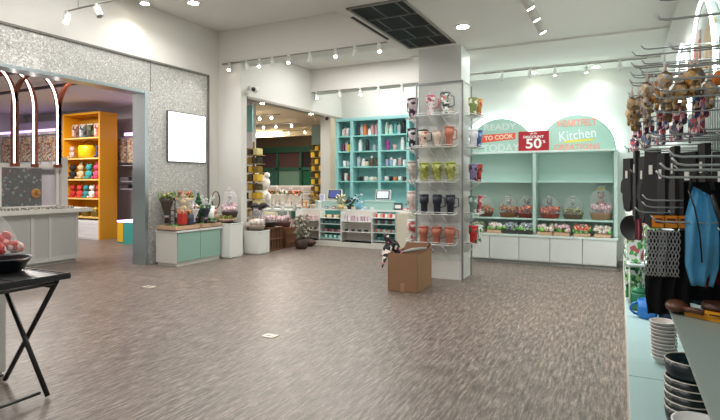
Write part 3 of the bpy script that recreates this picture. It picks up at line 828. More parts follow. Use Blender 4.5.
t = thing('flower_table', 'pale display table with clear front seen through the back entrance', 'table', (-7.75, 10.75, 0))
MB().box(-.8, .5, -.3, .3, .78, .82).build('top', M('d8e4e0', .4), t)
MB().box(-.8, .5, -.29, .29, .05, .1).build('base', OFFW, t)
for x in (-.78, .46):
    for y in (-.28, .26): MB().box(x, x+.03, y, y+.03, 0, .78).build('leg', OFFW, t)
MB().box(-.74, .44, -.22, .22, .1, .55, bev=.03).build('pink_stock', patterned(['d8b0a8', 'e6d8d0', 'c09488', 'efe6e0'], 14), t)
plush('big white bear in clear wrap at the left of the back entrance', (-7.66, 9.95, .78), .98, 'f0ece4')
t = thing('bear_plinth', 'cream draped plinth carrying the big white bear', 'plinth', (-7.66, 9.98, 0))
MB().box(-.25, .25, -.25, .25, 0, .66, bev=.02).build('body', M('d8d2b8', .7), t)
MB().box(-.27, .27, -.27, .27, .66, .775, bev=.02).build('drape', M('cfc79a', .8), t)
for x, y, fl, lab in [(-7.9, 10.55, 3, 'brown dried flower bouquet on the pale table beyond the entrance'), (-7.55, 10.5, 2, 'white flower bouquet on the pale table beyond the entrance'), (-7.25, 10.6, 5, 'orange flower bouquet at the right end of the pale table')]:
    bouquet(lab, (x, y+.15, .821), .17, .52, fl, 'efe6da', 14)
t = thing('stock_table', 'long white table with paper goods seen beyond the back entrance', 'table', (-8.95, 12.9, 0))
MB().box(-1.1, 1.0, -.35, .35, .76, .8).build('top', WHITE, t)
for x in (-1.05, .9):
    for y in (-.3, .27): MB().box(x, x+.04, y, y+.04, 0, .76).build('leg', WHITE, t)
k = 0
for x in (-9.75, -9.32, -8.89, -8.46, -8.1):
    for z in (0, 1, 2):
        carton('paper_stack', 'white paper pack, %s layer, %s stack on the far long table' % (['bottom', 'middle', 'top'][z], ['leftmost', 'second', 'centre', 'fourth', 'rightmost'][k]), 'paper pack',
               (x+R.uniform(-.03, .03), 12.85, .801+z*.2), (.38, .4, .19), 'e6dfd8', 'cbbdb4')
    k += 1
t = thing('artificial_tree', 'dark green leafy tree standing near the cream column beyond the entrance', 'artificial tree', (-8.1, 13.6, 0))
MB().tube([(0, 0, 0), (0, 0, 1.0)], .04).lathe([(.18, 0), (.2, .3)]).build('trunk', M('2c2018', .7), t)
m = MB()
for i in range(90):
    a = R.uniform(0, 6.3); q = math.sqrt(R.random())*.36; m.ball((q*math.cos(a), q*math.sin(a), 1.0+R.random()*1.1), .08, 0, 1, jit=.3)
m.build('foliage', patterned(['14281c', '1c3a26', '2a4c30', '0e1a14'], 20), t)
# green shopfront across the corridor
GREEN = M('3a6a54', .5)
t = thing('shopfront', 'dark green framed shopfront across the corridor', 'shopfront', (-13.2, 18.3, 0))
m = MB()
for x in (-3.6, -2.4, -1.2, 0, 1.2, 2.4, 3.3): m.box(x-.06, x+.06, -.1, .05, 0, 2.9)
m.box(-3.6, 3.3, -.12, .05, 2.75, 3.0); m.box(-3.6, 3.3, -.1, .05, 2.0, 2.12); m.box(-3.6, 3.3, -.1, .05, 0, .35)
m.build('frame', GREEN, t)
for k in range(6):
    x = -3.54+k*1.2; x1 = x+1.08 if k < 5 else 3.24
    MB().box(x, x1, -.02, .0, .35, 2.0).build('pane', [M('1c2a26', .15), M('2f5c38', .2), M('3a6a58', .2), M('7fa088', .3), M('2b6a4a', .2), M('20302c', .15)][k], t)
    MB().box(x, x1, -.02, .0, 2.12, 2.75).build('transom', [M('4a3a36', .3), M('2c2420', .3), M('5c3c40', .3), M('6a4a44', .3), M('3a2a2a', .3), M('52423c', .3)][k], t)
t = thing('corridor_partition', 'pinkish lit shop panel across the corridor, right side', 'panel', (-9.3, 17.5, 0))
MB().box(-.6, .5, 0, .1, 0, 3.1).build('panel', M('8a6a64', .6), t)
MB().box(-.6, .5, -.03, 0, 2.0, 2.08).box(-.6, .5, -.03, 0, 1.2, 1.26).build('rail', M('c9c0b8', .5), t)
# corridor lights on three tracks
for r_, (y, xs) in enumerate([(11.6, (-9.7, -9.35, -9.0, -8.6)), (13.6, (-11.4, -10.9, -10.4, -9.9, -9.3)), (15.6, (-13.6, -12.9, -12.2, -11.5, -10.8, -10.1))]):
    tt = rail((xs[0]-.3, y, 3.36), (xs[-1]+.3, y, 3.36), 'track with warm bulbs in the corridor beyond the back entrance, %s one' % ['nearest', 'middle', 'farthest'][r_], 'track')
    hangers(tt, [(.05, 0), (xs[-1]-xs[0]+.5, 0)], .09)
    for x in xs:
        MB().ball((x-xs[0]+.3, 0, -.09), .036).build('bulb', BULB, tt)
        MB().tube([(x-xs[0]+.3, 0, 0), (x-xs[0]+.3, 0, -.06)], .02).build('holder', WHITE, tt)

# ================================================================ TEAL BOTTLE SHELVES (BACK LEFT)
t = thing('bottle_shelving', 'tall teal shelving unit full of flasks behind the checkout', 'shelving', (-7.0, 12.4, 0))
XS = [.02, .48, 1.31, 2.12, 2.94, 3.76]
ZS = [.84, 1.53, 1.92, 2.34, 2.76]
MB().box(.0, 3.86, .37, .4, 0, 3.2).build('back_panel', TEAL, t)
for i, x in enumerate(XS): MB().box(x-.04, x+.04, 0, .37, 0, 3.2).build('upright', TEAL, t)
MB().box(.0, 3.86, -.01, .37, 3.16, 3.24).build('top', TEAL, t)
for z in ZS:
    for a, b in zip(XS, XS[1:]): MB().box(a+.04, b-.04, .01, .37, z-.035, z).build('shelf', M('8fd4cd', .45), t)
MB().box(.0, 3.86, 0, .02, 0, .8).build('lower_front', TEALD, t)
bays = ['narrow left', 'second', 'third', 'fourth', 'right hand']
rown = {2.76: 'top', 2.34: 'second', 1.92: 'third', 1.53: 'fourth'}
CN = {'efeeee': 'white', 'd9a8ae': 'pink', '8a3c34': 'red brown', 'e07b48': 'orange', '26262a': 'black', '3c4448': 'dark grey', 'bcd4c4': 'pale green', '4d9ca0': 'teal blue', 'e8d02c': 'yellow', 'b0409c': 'magenta',
      '6a5244': 'brown', 'b8c4cc': 'silver', 'a8a4c4': 'lilac', 'd8cdb4': 'beige', '6a3c5c': 'plum', '8cb0c8': 'pale blue'}
goods = {
 (0, 2.76): [('efeeee', .24), ('d9a8ae', .22), ('efeeee', .28), ('8cb0c8', .2)],
 (1, 2.76): [('3c4448', .30), ('b8c4cc', .30), ('e07b48', .30), ('efeeee', .18), ('d9a8ae', .33), ('d9a8ae', .30)],
 (2, 2.76): [('bcd4c4', .32), ('bcd4c4', .26), ('4d9ca0', .31), ('b8c4cc', .28), ('26262a', .34)],
 (3, 2.76): [('efeeee', .3), ('26262a', .3), ('efeeee', .26), ('b8c4cc', .3)],
 (0, 2.34): [('6a3c5c', .26), ('d9a8ae', .27), ('e8d02c', .24)],
 (1, 2.34): [('efeeee', .31), ('26262a', .30), ('b8c4cc', .22)],
 (2, 2.34): [('b0409c', .31), ('d9a8ae', .15), ('efeeee', .33)],
 (3, 2.34): [('26262a', .3), ('efeeee', .28), ('26262a', .26)],
 (0, 1.92): [('efeeee', .2), ('b8c4cc', .15)],
 (1, 1.92): [('b8c4cc', .30), ('efeeee', .22), ('d8cdb4', .2), ('6a5244', .27), ('6a5244', .22)],
 (2, 1.92): [('a8a4c4', .22), ('8cb0c8', .24), ('efeeee', .22), ('d9a8ae', .24), ('efeeee', .2)],
 (3, 1.92): [('efeeee', .2), ('b8c4cc', .22)],
 (0, 1.53): [('26262a', .25), ('efeeee', .25), ('8a3c34', .2)],
 (1, 1.53): [('26262a', .1), ('26262a', .12), ('efeeee', .12), ('bcd4c4', .1), ('efeeee', .11), ('d8cdb4', .1)],
 (2, 1.53): [('efeeee', .12), ('26262a', .12), ('e07b48', .1), ('efeeee', .12), ('26262a', .1)],
 (3, 1.53): [('efeeee', .12), ('b8c4cc', .14)],
}
PZ = ['left', 'centre left', 'centre', 'centre right', 'right', 'far right']
for (b_, z), L in goods.items():
    x0, x1 = XS[b_]+.1, XS[b_+1]-.1
    for i, (col, h) in enumerate(L):
        x = x0+(x1-x0)*(i+.5)/len(L)+R.uniform(-.02, .02)
        low = h < .16
        nm = 'mug' if low else 'flask'
        lab = '%s %s, %s teal shelf, %s bay, %s' % (CN[col], nm, rown[z], bays[b_], PZ[i] if len(L) > 1 else 'alone')
        pos = (-7.0+x, 12.54, z+.001)
        if low: mug(nm, lab, 'mug', pos, h, .05, col, rz=R.uniform(-1, 1))
        else: bottle(nm, lab, 'bottle', pos, h, min(.06, .05 if h < .28 else .056), col, CN and ('efeeee' if i % 2 else '3c4448') if h < .3 else col, R.choice([0, 0, 2, 1]), rz=R.uniform(-1, 1))

# ================================================================ CHECKOUT COUNTER
t = thing('checkout_counter', 'long white and teal checkout counter with open shelves in front', 'counter', (-7.02, 10.45, 0))
W = 2.72
BX = [0, .66, 1.25, 2.04, 2.62]
MB().box(0, W, 0, .62, 0, .13).build('plinth', M('dcdad2', .5), t)
MB().box(0, W, .28, .62, .13, .82).build('back_panel', M('c9d8d2', .5), t)
MB().box(-.02, W+.3, .26, .66, .82, .86, bev=.006).build('worktop', M('e8efec', .35), t)
MB().box(2.62, 2.92, -.0, .62, 0, .82).build('end_panel', M('d8d2c0', .5), t)
for i, x in enumerate(BX):
    MB().box(x-.012, x+.012, 0, .28, .13, .82).build('divider', WHITE, t)
levels = [[.13, .36, .59, .80], [.18, .33, .52, .66, .80], [.13, .36, .6, .80], [.18, .37, .56, .70, .83]]
for k in range(4):
    x0, x1 = BX[k]+.012, BX[k+1]-.012
    tl = k in (1, 3)
    MB().box(x0, x1, .26, .28, .13, .82).build('bay_back', M('3f8c86', .5) if tl else M('e2ded6', .5), t)
    for z in levels[k][:-1]: MB().box(x0, x1, .0, .26, z-.012, z).build('shelf', WHITE if not tl else M('d6ece8', .4), t)
stock = [(0, .13, [], 0), (0, .36, '3a3434 b8a8a0', .05), (0, .59, 'd8b0b4 e6cfd0', .11),
         (1, .18, '3f9c96 d6ece8', .08), (1, .33, '7c5a60 c87c88 4a4048', .07), (1, .52, '2c4c4c 4a6c70', .08), (1, .66, 'd8c898 88584c e8e0c8', .07),
         (2, .36, '3c3c3c b8b0a8', .05), (2, .6, 'd8c8d0 e8e0e4 c8b0b8', .13),
         (3, .18, '2c5c58 4a7c78', .09), (3, .37, 'c86c60 8cc0b8', .07), (3, .56, '5c3c3c 7ca0a0 3c4848', .09), (3, .70, 'd84c44 f0ece8 e0b0a8', .09)]
def hue(c):
    import colorsys
    r_, g_, b_ = [int(c[i:i+2], 16)/255 for i in (0, 2, 4)]; h, s__, v = colorsys.rgb_to_hsv(r_, g_, b_)
    if s__ < .12: return 'pale' if v > .8 else 'grey' if v > .4 else 'black'
    n = 'red' if h < .04 or h > .93 else 'orange' if h < .1 else 'yellow' if h < .19 else 'green' if h < .42 else 'teal' if h < .55 else 'blue' if h < .7 else 'mauve'
    return ('dark ' if v < .5 else 'pale ' if s__ < .3 else '')+n
def lv(k, z):
    zs = [q for q in levels[k][:-1] if q in [x[1] for x in stock if x[0] == k and x[2]]]
    return (['lowest', 'second lowest', 'second highest', 'highest'] if len(zs) == 4 else ['lower', 'upper'])[zs.index(z)]
bn = ['leftmost white', 'left teal', 'right white', 'right teal']
for k, z, cs, h in stock:
    if not cs: continue
    cs = cs.split(); x0, x1 = BX[k]+.05, BX[k+1]-.05; n = 8
    for i in range(n):
        x = x0+(x1-x0)*(i+.5)/n; col = cs[i % len(cs)]
        nm = 'small_pack'
        o = MB().box(-.03, .03, -.05, .05, 0, h*R.uniform(.85, 1), bev=.006).build(nm, M(col, .5), None, (-7.02+x, 10.57, z+.001))
        tag(o, 'small %s pack in a row on the %s shelf, %s counter bay' % (hue(col), lv(k, z), bn[k]), 'pack', '%s packs on the %s shelf of the %s counter bay' % (hue(col), lv(k, z), bn[k]))
# monitors
def monitor(label, loc, rz, scr):
    t = thing('register_monitor', label, 'monitor', loc, rz)
    MB().box(-.13, .13, -.1, .1, 0, .015, bev=.004).lathe([(.03, .015), (.02, .22)], n=10).build('stand', M('d8d8d4', .4), t)
    tilt = Matrix.Translation((0, 0, .34)) @ Matrix.Rotation(-.25, 4, 'X')
    MB().box(-.19, .19, .0, .05, -.12, .12, bev=.01, mat=tilt).build('housing', M('e6e6e2', .4), t)
    MB().box(-.165, .165, -.012, 0, -.105, .105, mat=tilt).build('bezel', M('25282c', .4), t)
    MB().box(-.14, .14, -.016, -.012, -.08, .08, mat=tilt).build('screen', scr, t)
monitor('cash register screen showing dark blue, left one on the checkout', (-6.22, 10.95, .861), .12, M('3a4680', .3, emit=.6))
monitor('cash register screen showing pale grey, right one on the checkout', (-4.93, 10.95, .861), .05, M('b4bccc', .3, emit=.7))
for x, w_, lab in [(-5.9, .9, 'pale teal raised counter shelf behind the left register'), (-4.62, .85, 'pale teal raised counter shelf below the right register')]:
    pass
t = thing('counter_riser', 'pale teal riser box below the right register screen', 'riser', (-4.95, 10.80, .861))
MB().box(-.36, .36, -.06, .03, 0, .19, bev=.006).build('front', M('a9d6cf', .5), t)
MB().box(-.38, .38, -.07, .05, .19, .205).build('top', M('cfe6e2', .4), t)
t = thing('counter_riser', 'pale teal riser box below the left register screen', 'riser', (-6.3, 10.80, .861))
MB().box(-.36, .3, -.06, .03, 0, .17, bev=.006).build('front', M('b8dcd6', .5), t)
MB().box(-.38, .32, -.07, .05, .17, .185).build('top', M('d6eae6', .4), t)
def potted(label, loc, r=.09, h=.24, pot='e8e4dc', cols=None, name='potted_plant'):
    t = thing(name, label, 'plant', loc)
    MB().lathe([(r*.55, 0), (r*.75, h*.3), (r*.68, h*.3)], n=12).build('pot', M(pot, .5), t)
    m = MB()
    for i in range(26):
        a = R.uniform(0, 6.3); q = r*math.sqrt(R.random()); m.ball((q*math.cos(a), q*math.sin(a), h*.35+R.random()*h*.6), r*.24, 0, 1, jit=.3)
    m.build('foliage', patterned(cols, 40) if cols else leaf_mat(), t)
zc = .861
potted('brown leafed bonsai at the left end of the checkout', (-6.72, 10.78, zc), .14, .34, 'cbb9a0', ['7a6a3a', '4a4a2c', 'a07c54'])
potted('posy of cream and black flowers on the checkout, centre', (-5.93, 10.74, zc), .14, .34, 'd8c890', ['d8cfa0', '3c3c34', '8a8a4c', 'e8e4cc'])
potted('dark potted plant on the checkout, right of the cream posy', (-5.70, 10.77, zc), .12, .30, '2a2c2c', ['1c1e20', '3c4440', '4c3c3c'])
potted('small spiky blue and white flowers on the checkout', (-5.47, 10.75, zc), .11, .38, '7cb0cc', ['e8ecec', '2c4c5c', '8cc0d8'])
potted('green sprigs at the right end of the checkout', (-4.2, 10.85, zc), .1, .3, 'e8e8e8', ['2c6c4c', 'e8e8e8', '1c4c34'])
for x, c_, d_, lab in [(-6.95, 'e8a030', (.10, .08, .16), 'orange carton near the left end of the checkout'), (-6.52, 'f0f0f2', (.09, .06, .17), 'white carton on the checkout beside the bonsai'),
                       (-6.32, '3c4c74', (.09, .07, .05), 'dark blue box at the counter front under the left screen'), (-6.12, 'a04838', (.09, .07, .06), 'rust red box on the checkout front edge'),
                       (-5.78, 'e8dc70', (.14, .08, .07), 'yellow tray on the checkout front edge'), (-5.58, 'efe6a8', (.12, .08, .06), 'pale yellow tray beside the yellow one on the checkout'),
                       (-5.28, 'a8d0e4', (.10, .07, .09), 'pale blue box on the checkout'), (-5.1, 'e8e8e8', (.09, .07, .06), 'small white box under the right screen'),
                       (-4.5, '505458', (.2, .12, .16), 'grey card reader box on the checkout'), (-4.28, 'c85048', (.12, .08, .06), 'red carton at the right of the checkout'),
                       (-6.85, '2c2c2c', (.06, .05, .05), 'small black tin at the front left of the checkout')]:
    carton('box', lab, 'box', (x, 10.745 if d_[1] < .11 else 10.85, zc), (d_[0], min(d_[1], .06), d_[2]), c_)
t = thing('leaflet_holder', 'upright white leaflet holder at the left register', 'holder', (-6.55, 10.9, zc))
MB().box(-.07, .07, -.01, .03, 0, .34, bev=.005).build('holder', M('eef0f4', .3), t)
MB().box(-.06, .06, -.013, -.01, .1, .32).build('leaflet', M('c8c4e0', .5), t)

# ================================================================ PRODUCT COLUMN
t = thing('product_column', 'white square column in the middle carrying wire shelves of tumblers', 'column', (-2.505, 7.95, 0))
MB().box(-.345, .345, -.24, .24, 0, 3.6).build('body', M('dfe1dd', .5), t)
m = MB().box(-.35, .35, -.25, .25, .0, .30)
m.build('plinth', M('e6e7e3', .4), t)
m = MB()
for x in (-.37, .37):
    for y in (-.27, .27): m.box(x-.012, x+.012, y-.012, y+.012, 0, 3.05)
m.box(-.37, .37, -.276, -.264, 3.03, 3.05); m.box(.364, .376, -.27, .27, 3.03, 3.05); m.box(-.376, -.364, -.27, .27, 3.03, 3.05)
m.build('frame', M('9da1a1', .3, .7), t)
MB().box(-.36, .36, -.268, -.263, .3, 3.03).build('pane', glass_mat('column_glass', 'e0e8e6', .10, .05), t)
LV = [2.52, 2.03, 1.50, 1.01, .55]
def wire_shelf(label, w_, loc, rz):
    """wire basket hung on the column face; local -y is outward"""
    t = thing('wire_shelf', label, 'wire shelf', loc, rz)
    m = MB()
    n = int(w_/.03)
    for i in range(n+1):
        x = -w_/2+w_*i/n; m.tube([(x, 0, -.13), (x, 0, 0), (x, -.2, 0)], .0022, 4)
    for z in (-.13, -.09, -.045, 0): m.tube([(-w_/2, 0, z), (w_/2, 0, z)], .003, 4)
    for y in (-.2, -.13, -.06): m.tube([(-w_/2, y, 0), (w_/2, y, 0)], .003, 4)
    m.build('mesh', M('c8cbc9', .35, .4), t)
    m = MB()
    m.tube([(-w_/2, 0, .05), (-w_/2, -.21, .0), (w_/2, -.21, .0), (w_/2, 0, .05)], .006)
    m.tube([(-w_/2, -.21, .03), (w_/2, -.21, .03)], .005)
    for x in (-w_/6, w_/6): m.tube([(x, -.2, 0), (x+.03, 0, -.14)], .006)
    m.build('rim', M('eceeec', .35), t)
    return t
ln_ = ['top', 'second', 'third', 'fourth', 'lowest']
for k, z in enumerate(LV):
    wire_shelf('wide wire shelf on the front of the product column, %s level' % ln_[k], .62, (-2.505, 7.675, z), 0)
    wire_shelf('narrow wire shelf on the right side of the product column, %s level' % ln_[k], .40, (-2.125, 7.95, z), PI/2)
    wire_shelf('narrow wire shelf on the left side of the product column, %s level' % ln_[k], .40, (-2.885, 7.95, z), -PI/2)
def tumbler(label, loc, h=.28, r=.055, body=None, lid='dddddd', handle=True, straw=True, rz=0, knob=False, name='tumbler'):
    r *= 1.18; h *= 1.1
    t = thing(name, label, 'tumbler', loc, rz)
    MB().lathe([(r*.7, 0), (r*.74, .012), (r*.8, h*.45), (r*1.04, h*.52), (r*1.06, h*.84)], n=16).build('body', body, t)
    lm = M(lid, .4)
    MB().lathe([(r*1.1, h*.84), (r*1.1, h*.9), (r*.7, h*.93)], n=16).build('lid', lm, t)
    if handle: MB().tube([(r*.95, 0, h*.78), (r*1.75, 0, h*.74), (r*1.8, 0, h*.36), (r*.78, 0, h*.30)], .009).build('handle', lm if lid != 'dddddd' else body, t)
    if straw: MB().tube([(-r*.2, 0, h*.9), (-r*.25, 0, h*1.08)], .005).build('straw', M('e8e8e8', .3), t)
    return t
PINKW = patterned(['f0ecea', 'f0ecea', 'd88a94', 'e8dcdc', '8c4858'], 30)
DARKW = patterned(['eceae6', '2c4444', 'eceae6', '8aa898', 'c86a6a'], 28)
BEIGE = M('d8c4b4', .5); TERRA = M('b8705a', .5, noise=.1, nscale=30); LIME = patterned(['9ea24a', '6f7a34', 'b8bc74'], 26); NAVY = M('1e2434', .4)
X3 = (-.20, .01, .22)
fy = 7.56
tumbler('white tumbler with pink pattern and pink lid, top front wire shelf', (-2.505-.09, fy, LV[0]+.006), .30, .056, PINKW, 'd0687c', rz=.3)
tumbler('white tumbler with dark green pattern and lid, top front wire shelf', (-2.505+.14, fy, LV[0]+.006), .33, .062, DARKW, '4c6460', rz=.2)
tumbler('beige tumbler with black lid, second front wire shelf', (-2.505-.21, fy, LV[1]+.006), .27, .06, patterned(['dcc8b8', 'dcc8b8', 'c85a5a', 'e6d8cc', '3a3030'], 22), '2a2828', rz=0)
tumbler('plain grey beige tumbler, second front wire shelf, middle', (-2.505+.01, fy, LV[1]+.006), .25, .056, BEIGE, 'b8a898', rz=0)
tumbler('terracotta tumbler with handle, second front wire shelf', (-2.505+.20, fy, LV[1]+.006), .30, .056, TERRA, 'b06450', rz=0)
for i, w_ in enumerate(('left', 'middle', 'right')):
    tumbler('lime green patterned mug tumbler, third front wire shelf, %s one' % w_, (-2.505+X3[i], fy, LV[2]+.006), .29, .064, LIME, 'a0a840', True, i > 0, .1*i)
    tumbler('navy black tumbler, fourth front wire shelf, %s one' % w_, (-2.505+X3[i], fy, LV[3]+.006), .29, .058, NAVY, '2a3244', i > 0, False, .1)
    tumbler('terracotta tumbler, lowest front wire shelf, %s one' % w_, (-2.505+X3[i]-.01, fy, LV[4]+.006), .26, .062, TERRA, 'a85c4a', True, False, .2)
sx = -2.0
for k, (L) in enumerate([[('8a9a5c', 'e8e4c8', 'olive and cream'), ('d89a4c', 'c8403c', 'orange and red')], [('e8e8ee', 'd8d8e0', 'white'), ('4c6aa0', '8ca4cc', 'blue')],
                         [('8c7ca4', '2c2a30', 'purple'), ('c83c2c', '2a2626', 'red')], [('7c948c', 'c8d8d0', 'grey green'), ('c8505c', 'e0d4d0', 'rose red')], [('c82c2c', '2c5c3c', 'bright red'), ('e0e8e0', '3c7c50', 'white and green')]]):
    for i, (c1, c2, nm) in enumerate(L):
        tumbler('%s tumbler on the right side wire shelf, %s level' % (nm, ln_[k]), (sx+.03*(i-.5), 7.86+i*.17, LV[k]+.006), .27, .058, patterned([c1, c2, c1], 24), c1, i == 1, False, -1.2)
for k, (L) in enumerate([[('4a2c4a', 'e8d8e0', 'plum and white')], [('26262e', 'e0e0e4', 'black and white')], [('b4aea4', 'dcd8d0', 'grey beige')], [('d8c0b8', 'e8e0dc', 'pale pink')], [('e0dcd8', 'c05c5c', 'cream and red')]]):
    for i, (c1, c2, nm) in enumerate(L):
        tumbler('%s tumbler on the left side wire shelf, %s level' % (nm, ln_[k]), (-3.0, 7.84, LV[k]+.006), .33, .07, patterned([c1, c2, c1], 24), c1, True, False, 2.6)

# ================================================================ CARDBOARD BOX
t = thing('cardboard_box', 'open brown cardboard box on the floor before the product column', 'box', (-2.655, 6.84, 0), .02)
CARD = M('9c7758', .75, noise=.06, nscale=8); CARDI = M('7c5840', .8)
a, b, h = .215, .31, .52
m = MB()
m.box(-a, a, -b, -b+.008, 0, h).box(-a, a, b-.008, b, 0, h).box(-a, -a+.008, -b, b, 0, h).box(a-.008, a, -b, b, 0, h).box(-a, a, -b, b, 0, .008)
m.build('walls', CARD, t)
m = MB()
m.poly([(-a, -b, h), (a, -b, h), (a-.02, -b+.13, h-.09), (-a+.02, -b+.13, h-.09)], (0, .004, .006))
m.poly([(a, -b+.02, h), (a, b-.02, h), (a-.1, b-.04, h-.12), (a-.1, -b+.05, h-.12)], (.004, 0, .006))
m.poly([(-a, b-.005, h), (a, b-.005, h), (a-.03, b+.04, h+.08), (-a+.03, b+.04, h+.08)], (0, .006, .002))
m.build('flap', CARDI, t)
MB().box(-.03, .03, -b-.002, -b, .0, .12).build('tape', M('b08a68', .4), t)
FLORAL = patterned(['17161a', '17161a', '1c1a1e', '17161a', 'c86a74', 'e8dcd8', '17161a'], 17)
t = thing('floral_umbrella', 'black folded umbrella with pink and white flowers sticking out of the box', 'umbrella', (-2.72, 6.74, .05))
m = MB()
P = [(.05, 0, .0), (-.02, .0, .35), (-.14, -.02, .55), (-.24, -.04, .66), (-.28, -.05, .70)]
m.tube(P, [.03, .05, .06, .05, .02], 9)
m.build('shaft_fabric', FLORAL, t)
m = MB()
for i, (dx, dy, dz) in enumerate([(-.10, -.14, -.20), (-.06, -.24, -.36), (.16, -.10, -.06), (-.16, .0, .02)]):
    A = Vector((-.15, -.04, .60)); Bp = A+Vector((dx, dy, dz)); mid = (A+Bp)/2+Vector((0, -.03, .03))
    m.poly([A+Vector((-.04, 0, .07)), A+Vector((.05, 0, .02)), mid+Vector((.04, 0, 0)), Bp, mid+Vector((-.05, 0, 0))], (.0, .012, .004))
m.build('fabric_fold', FLORAL, t)
MB().tube([(-.28, -.05, .69), (-.24, -.1, .75), (-.18, -.1, .73)], .008).build('tip', M('c8c4c0', .4), t)
t = thing('umbrella', 'grey folded umbrella lying across the open cardboard box', 'umbrella', (-2.66, 6.9, .50))
m = MB().tube([(-.18, -.12, -.02), (.02, .0, .03), (.2, .1, .05)], [.012, .03, .02], 8)
m.build('fabric', M('9a9a96', .6), t)
MB().tube([(.2, .1, .05), (.24, .12, .11), (.2, .13, .14)], .01).build('handle', BLACK, t)
t = thing('folded_cloth', 'crumpled black cloth inside the cardboard box', 'cloth', (-2.58, 6.78, .38))
MB().ball((0, 0, 0), .13, 0, 3, (1, 1.2, .5), jit=.08).build('cloth', SOFTBLK, t)
t = thing('white_scarf', 'white cloth draped behind the umbrella on the box', 'cloth', (-2.82, 6.66, .54))
MB().grid(lambda u, v: (-.05-.18*u, -.02+.10*v, .08*math.sin(u*2.6)+.01*math.sin(v*9)-.14*u*u), 8, 5, th=.006).build('cloth', M('dcdcd8', .8), t)

# ================================================================ ARCH WALL (BACK RIGHT)
NX = [-2.74, -1.40, -.05]
t = thing('arch_display', 'pale mint wall display with two arched tops and open shelves', 'wall display', (0, 10.3, 0))
m = MB()
for cx, lab in ((-2.09, 0), (-.71, 1)):
    m.poly([(cx-.66, -.085, 2.08)]+[(cx-.66*math.cos(a_), -.085, 2.08+.66*math.sin(a_)) for a_ in [PI*i/28 for i in range(1, 28)]]+[(cx+.66, -.085, 2.08)], (0, .035, 0))
m.build('arch_panel', M('a4c8bc', .6), t)
m = MB()
for cx in (-2.09, -.71):
    m.tube([(cx-.655*math.cos(a_), -.03, 2.08+.655*math.sin(a_)) for a_ in [PI*i/28 for i in range(0, 29)]], .014, 5)
m.build('halo_strip', M('e8fffa', emit=30), t)
MB().box(NX[0], NX[2], -.03, -.0, .55, 2.04).build('back_panel', M('c6e2da', .6), t)
for x in (NX[0]-.02, NX[1]-.035, NX[2]-.04): MB().box(x, x+.055, -.40, -.0, .55, 2.04).build('upright', M('c6ddd5', .5), t)
for x in (NX[0]+.045, NX[1]-.055, NX[1]+.03, NX[2]-.06): MB().box(x, x+.012, -.385, -.37, .55, 2.04).build('slot_rail', M('7c9c94', .4), t)
m = MB()
for x0, x1 in ((NX[0]+.035, NX[1]-.035), (NX[1]+.02, NX[2]-.04)):
    for z in (.83, 1.52): m.box(x0, x1, -.38, -.03, z-.03, z)
m.build('shelf', M('bfe0d6', .45), t)
MB().box(NX[0]-.03, NX[2]+.02, -.42, -.0, 2.04, 2.075).build('top_shelf', M('dff0ea', .45), t)
ms = Matrix.Translation((0, -.09, 0)) @ Matrix.Rotation(PI/2, 4, 'X')
def put(x, z): return Matrix.Translation((x, -.088, z)) @ Matrix.Rotation(PI/2, 4, 'X')
MB().text('HEARTFELT', .17, put(-.71, 2.58), width=.66, bold=True).build('lettering', M('e59a8a', .5), t)
MB().text('CREATIONS', .14, put(-.71, 2.14), width=.78, bold=True).build('lettering', M('e59a8a', .5), t)
MB().text('Kitchen', .26, put(-.70, 2.36) @ Matrix.Rotation(.1, 4, 'Z'), width=.62).build('script_lettering', M('eef1f8', .5), t)
MB().poly([(-.95, -.089, 2.22), (-.45, -.089, 2.25), (-.40, -.089, 2.29), (-.9, -.089, 2.27)], (0, .003, 0)).build('yellow_stroke', M('dcd060', .5), t)
MB().text('READY', .17, put(-2.1, 2.57), width=.62, bold=True).build('pale_lettering', M('ccd8d2', .5), t)
MB().text('TODAY', .2, put(-2.08, 2.16), width=.72, bold=True).build('pale_lettering', M('ccd8d2', .5), t)
MB().poly([(-2.52, -.089, 2.27), (-1.80, -.089, 2.33), (-1.80, -.089, 2.45), (-2.52, -.089, 2.43), (-2.46, -.089, 2.35)], (0, .003, 0)).build('red_ribbon', M('e0583a', .5), t)
MB().text('TO COOK', .12, put(-2.12, 2.37) @ Matrix.Translation((0, 0, .003)) @ Matrix.Rotation(.05, 4, 'Z'), width=.56, bold=True).build('ribbon_lettering', M('f4d8c8', .5), t)
MB().box(-1.72, -1.66, -.089, -.086, 2.12, 2.48).build('green_stroke', M('a8cc7c', .5), t)
# red sign
t = thing('discount_sign', 'red discount sign with 50 in white, standing between the two arches', 'sign', (-1.425, 9.93, 2.077))
MB().box(-.27, .27, -.006, .006, 0, .36).build('board', M('b01c2c', .5), t)
sm = lambda x, z: Matrix.Translation((x, -.008, z)) @ Matrix.Rotation(PI/2, 4, 'X')
MB().text('50', .25, sm(-.0, .125), width=.28, bold=True).text('DISCOUNT', .06, sm(0, .255), width=.36, bold=True).text('%', .07, sm(.185, .16), bold=True).text('UP TO', .04, sm(0, .315), width=.12, bold=True).build('lettering', M('ffffff', .5), t)
MB().box(-.2, -.16, .0, .08, 0, .012).box(.16, .2, 0, .08, 0, .012).build('foot', WHITE, t)
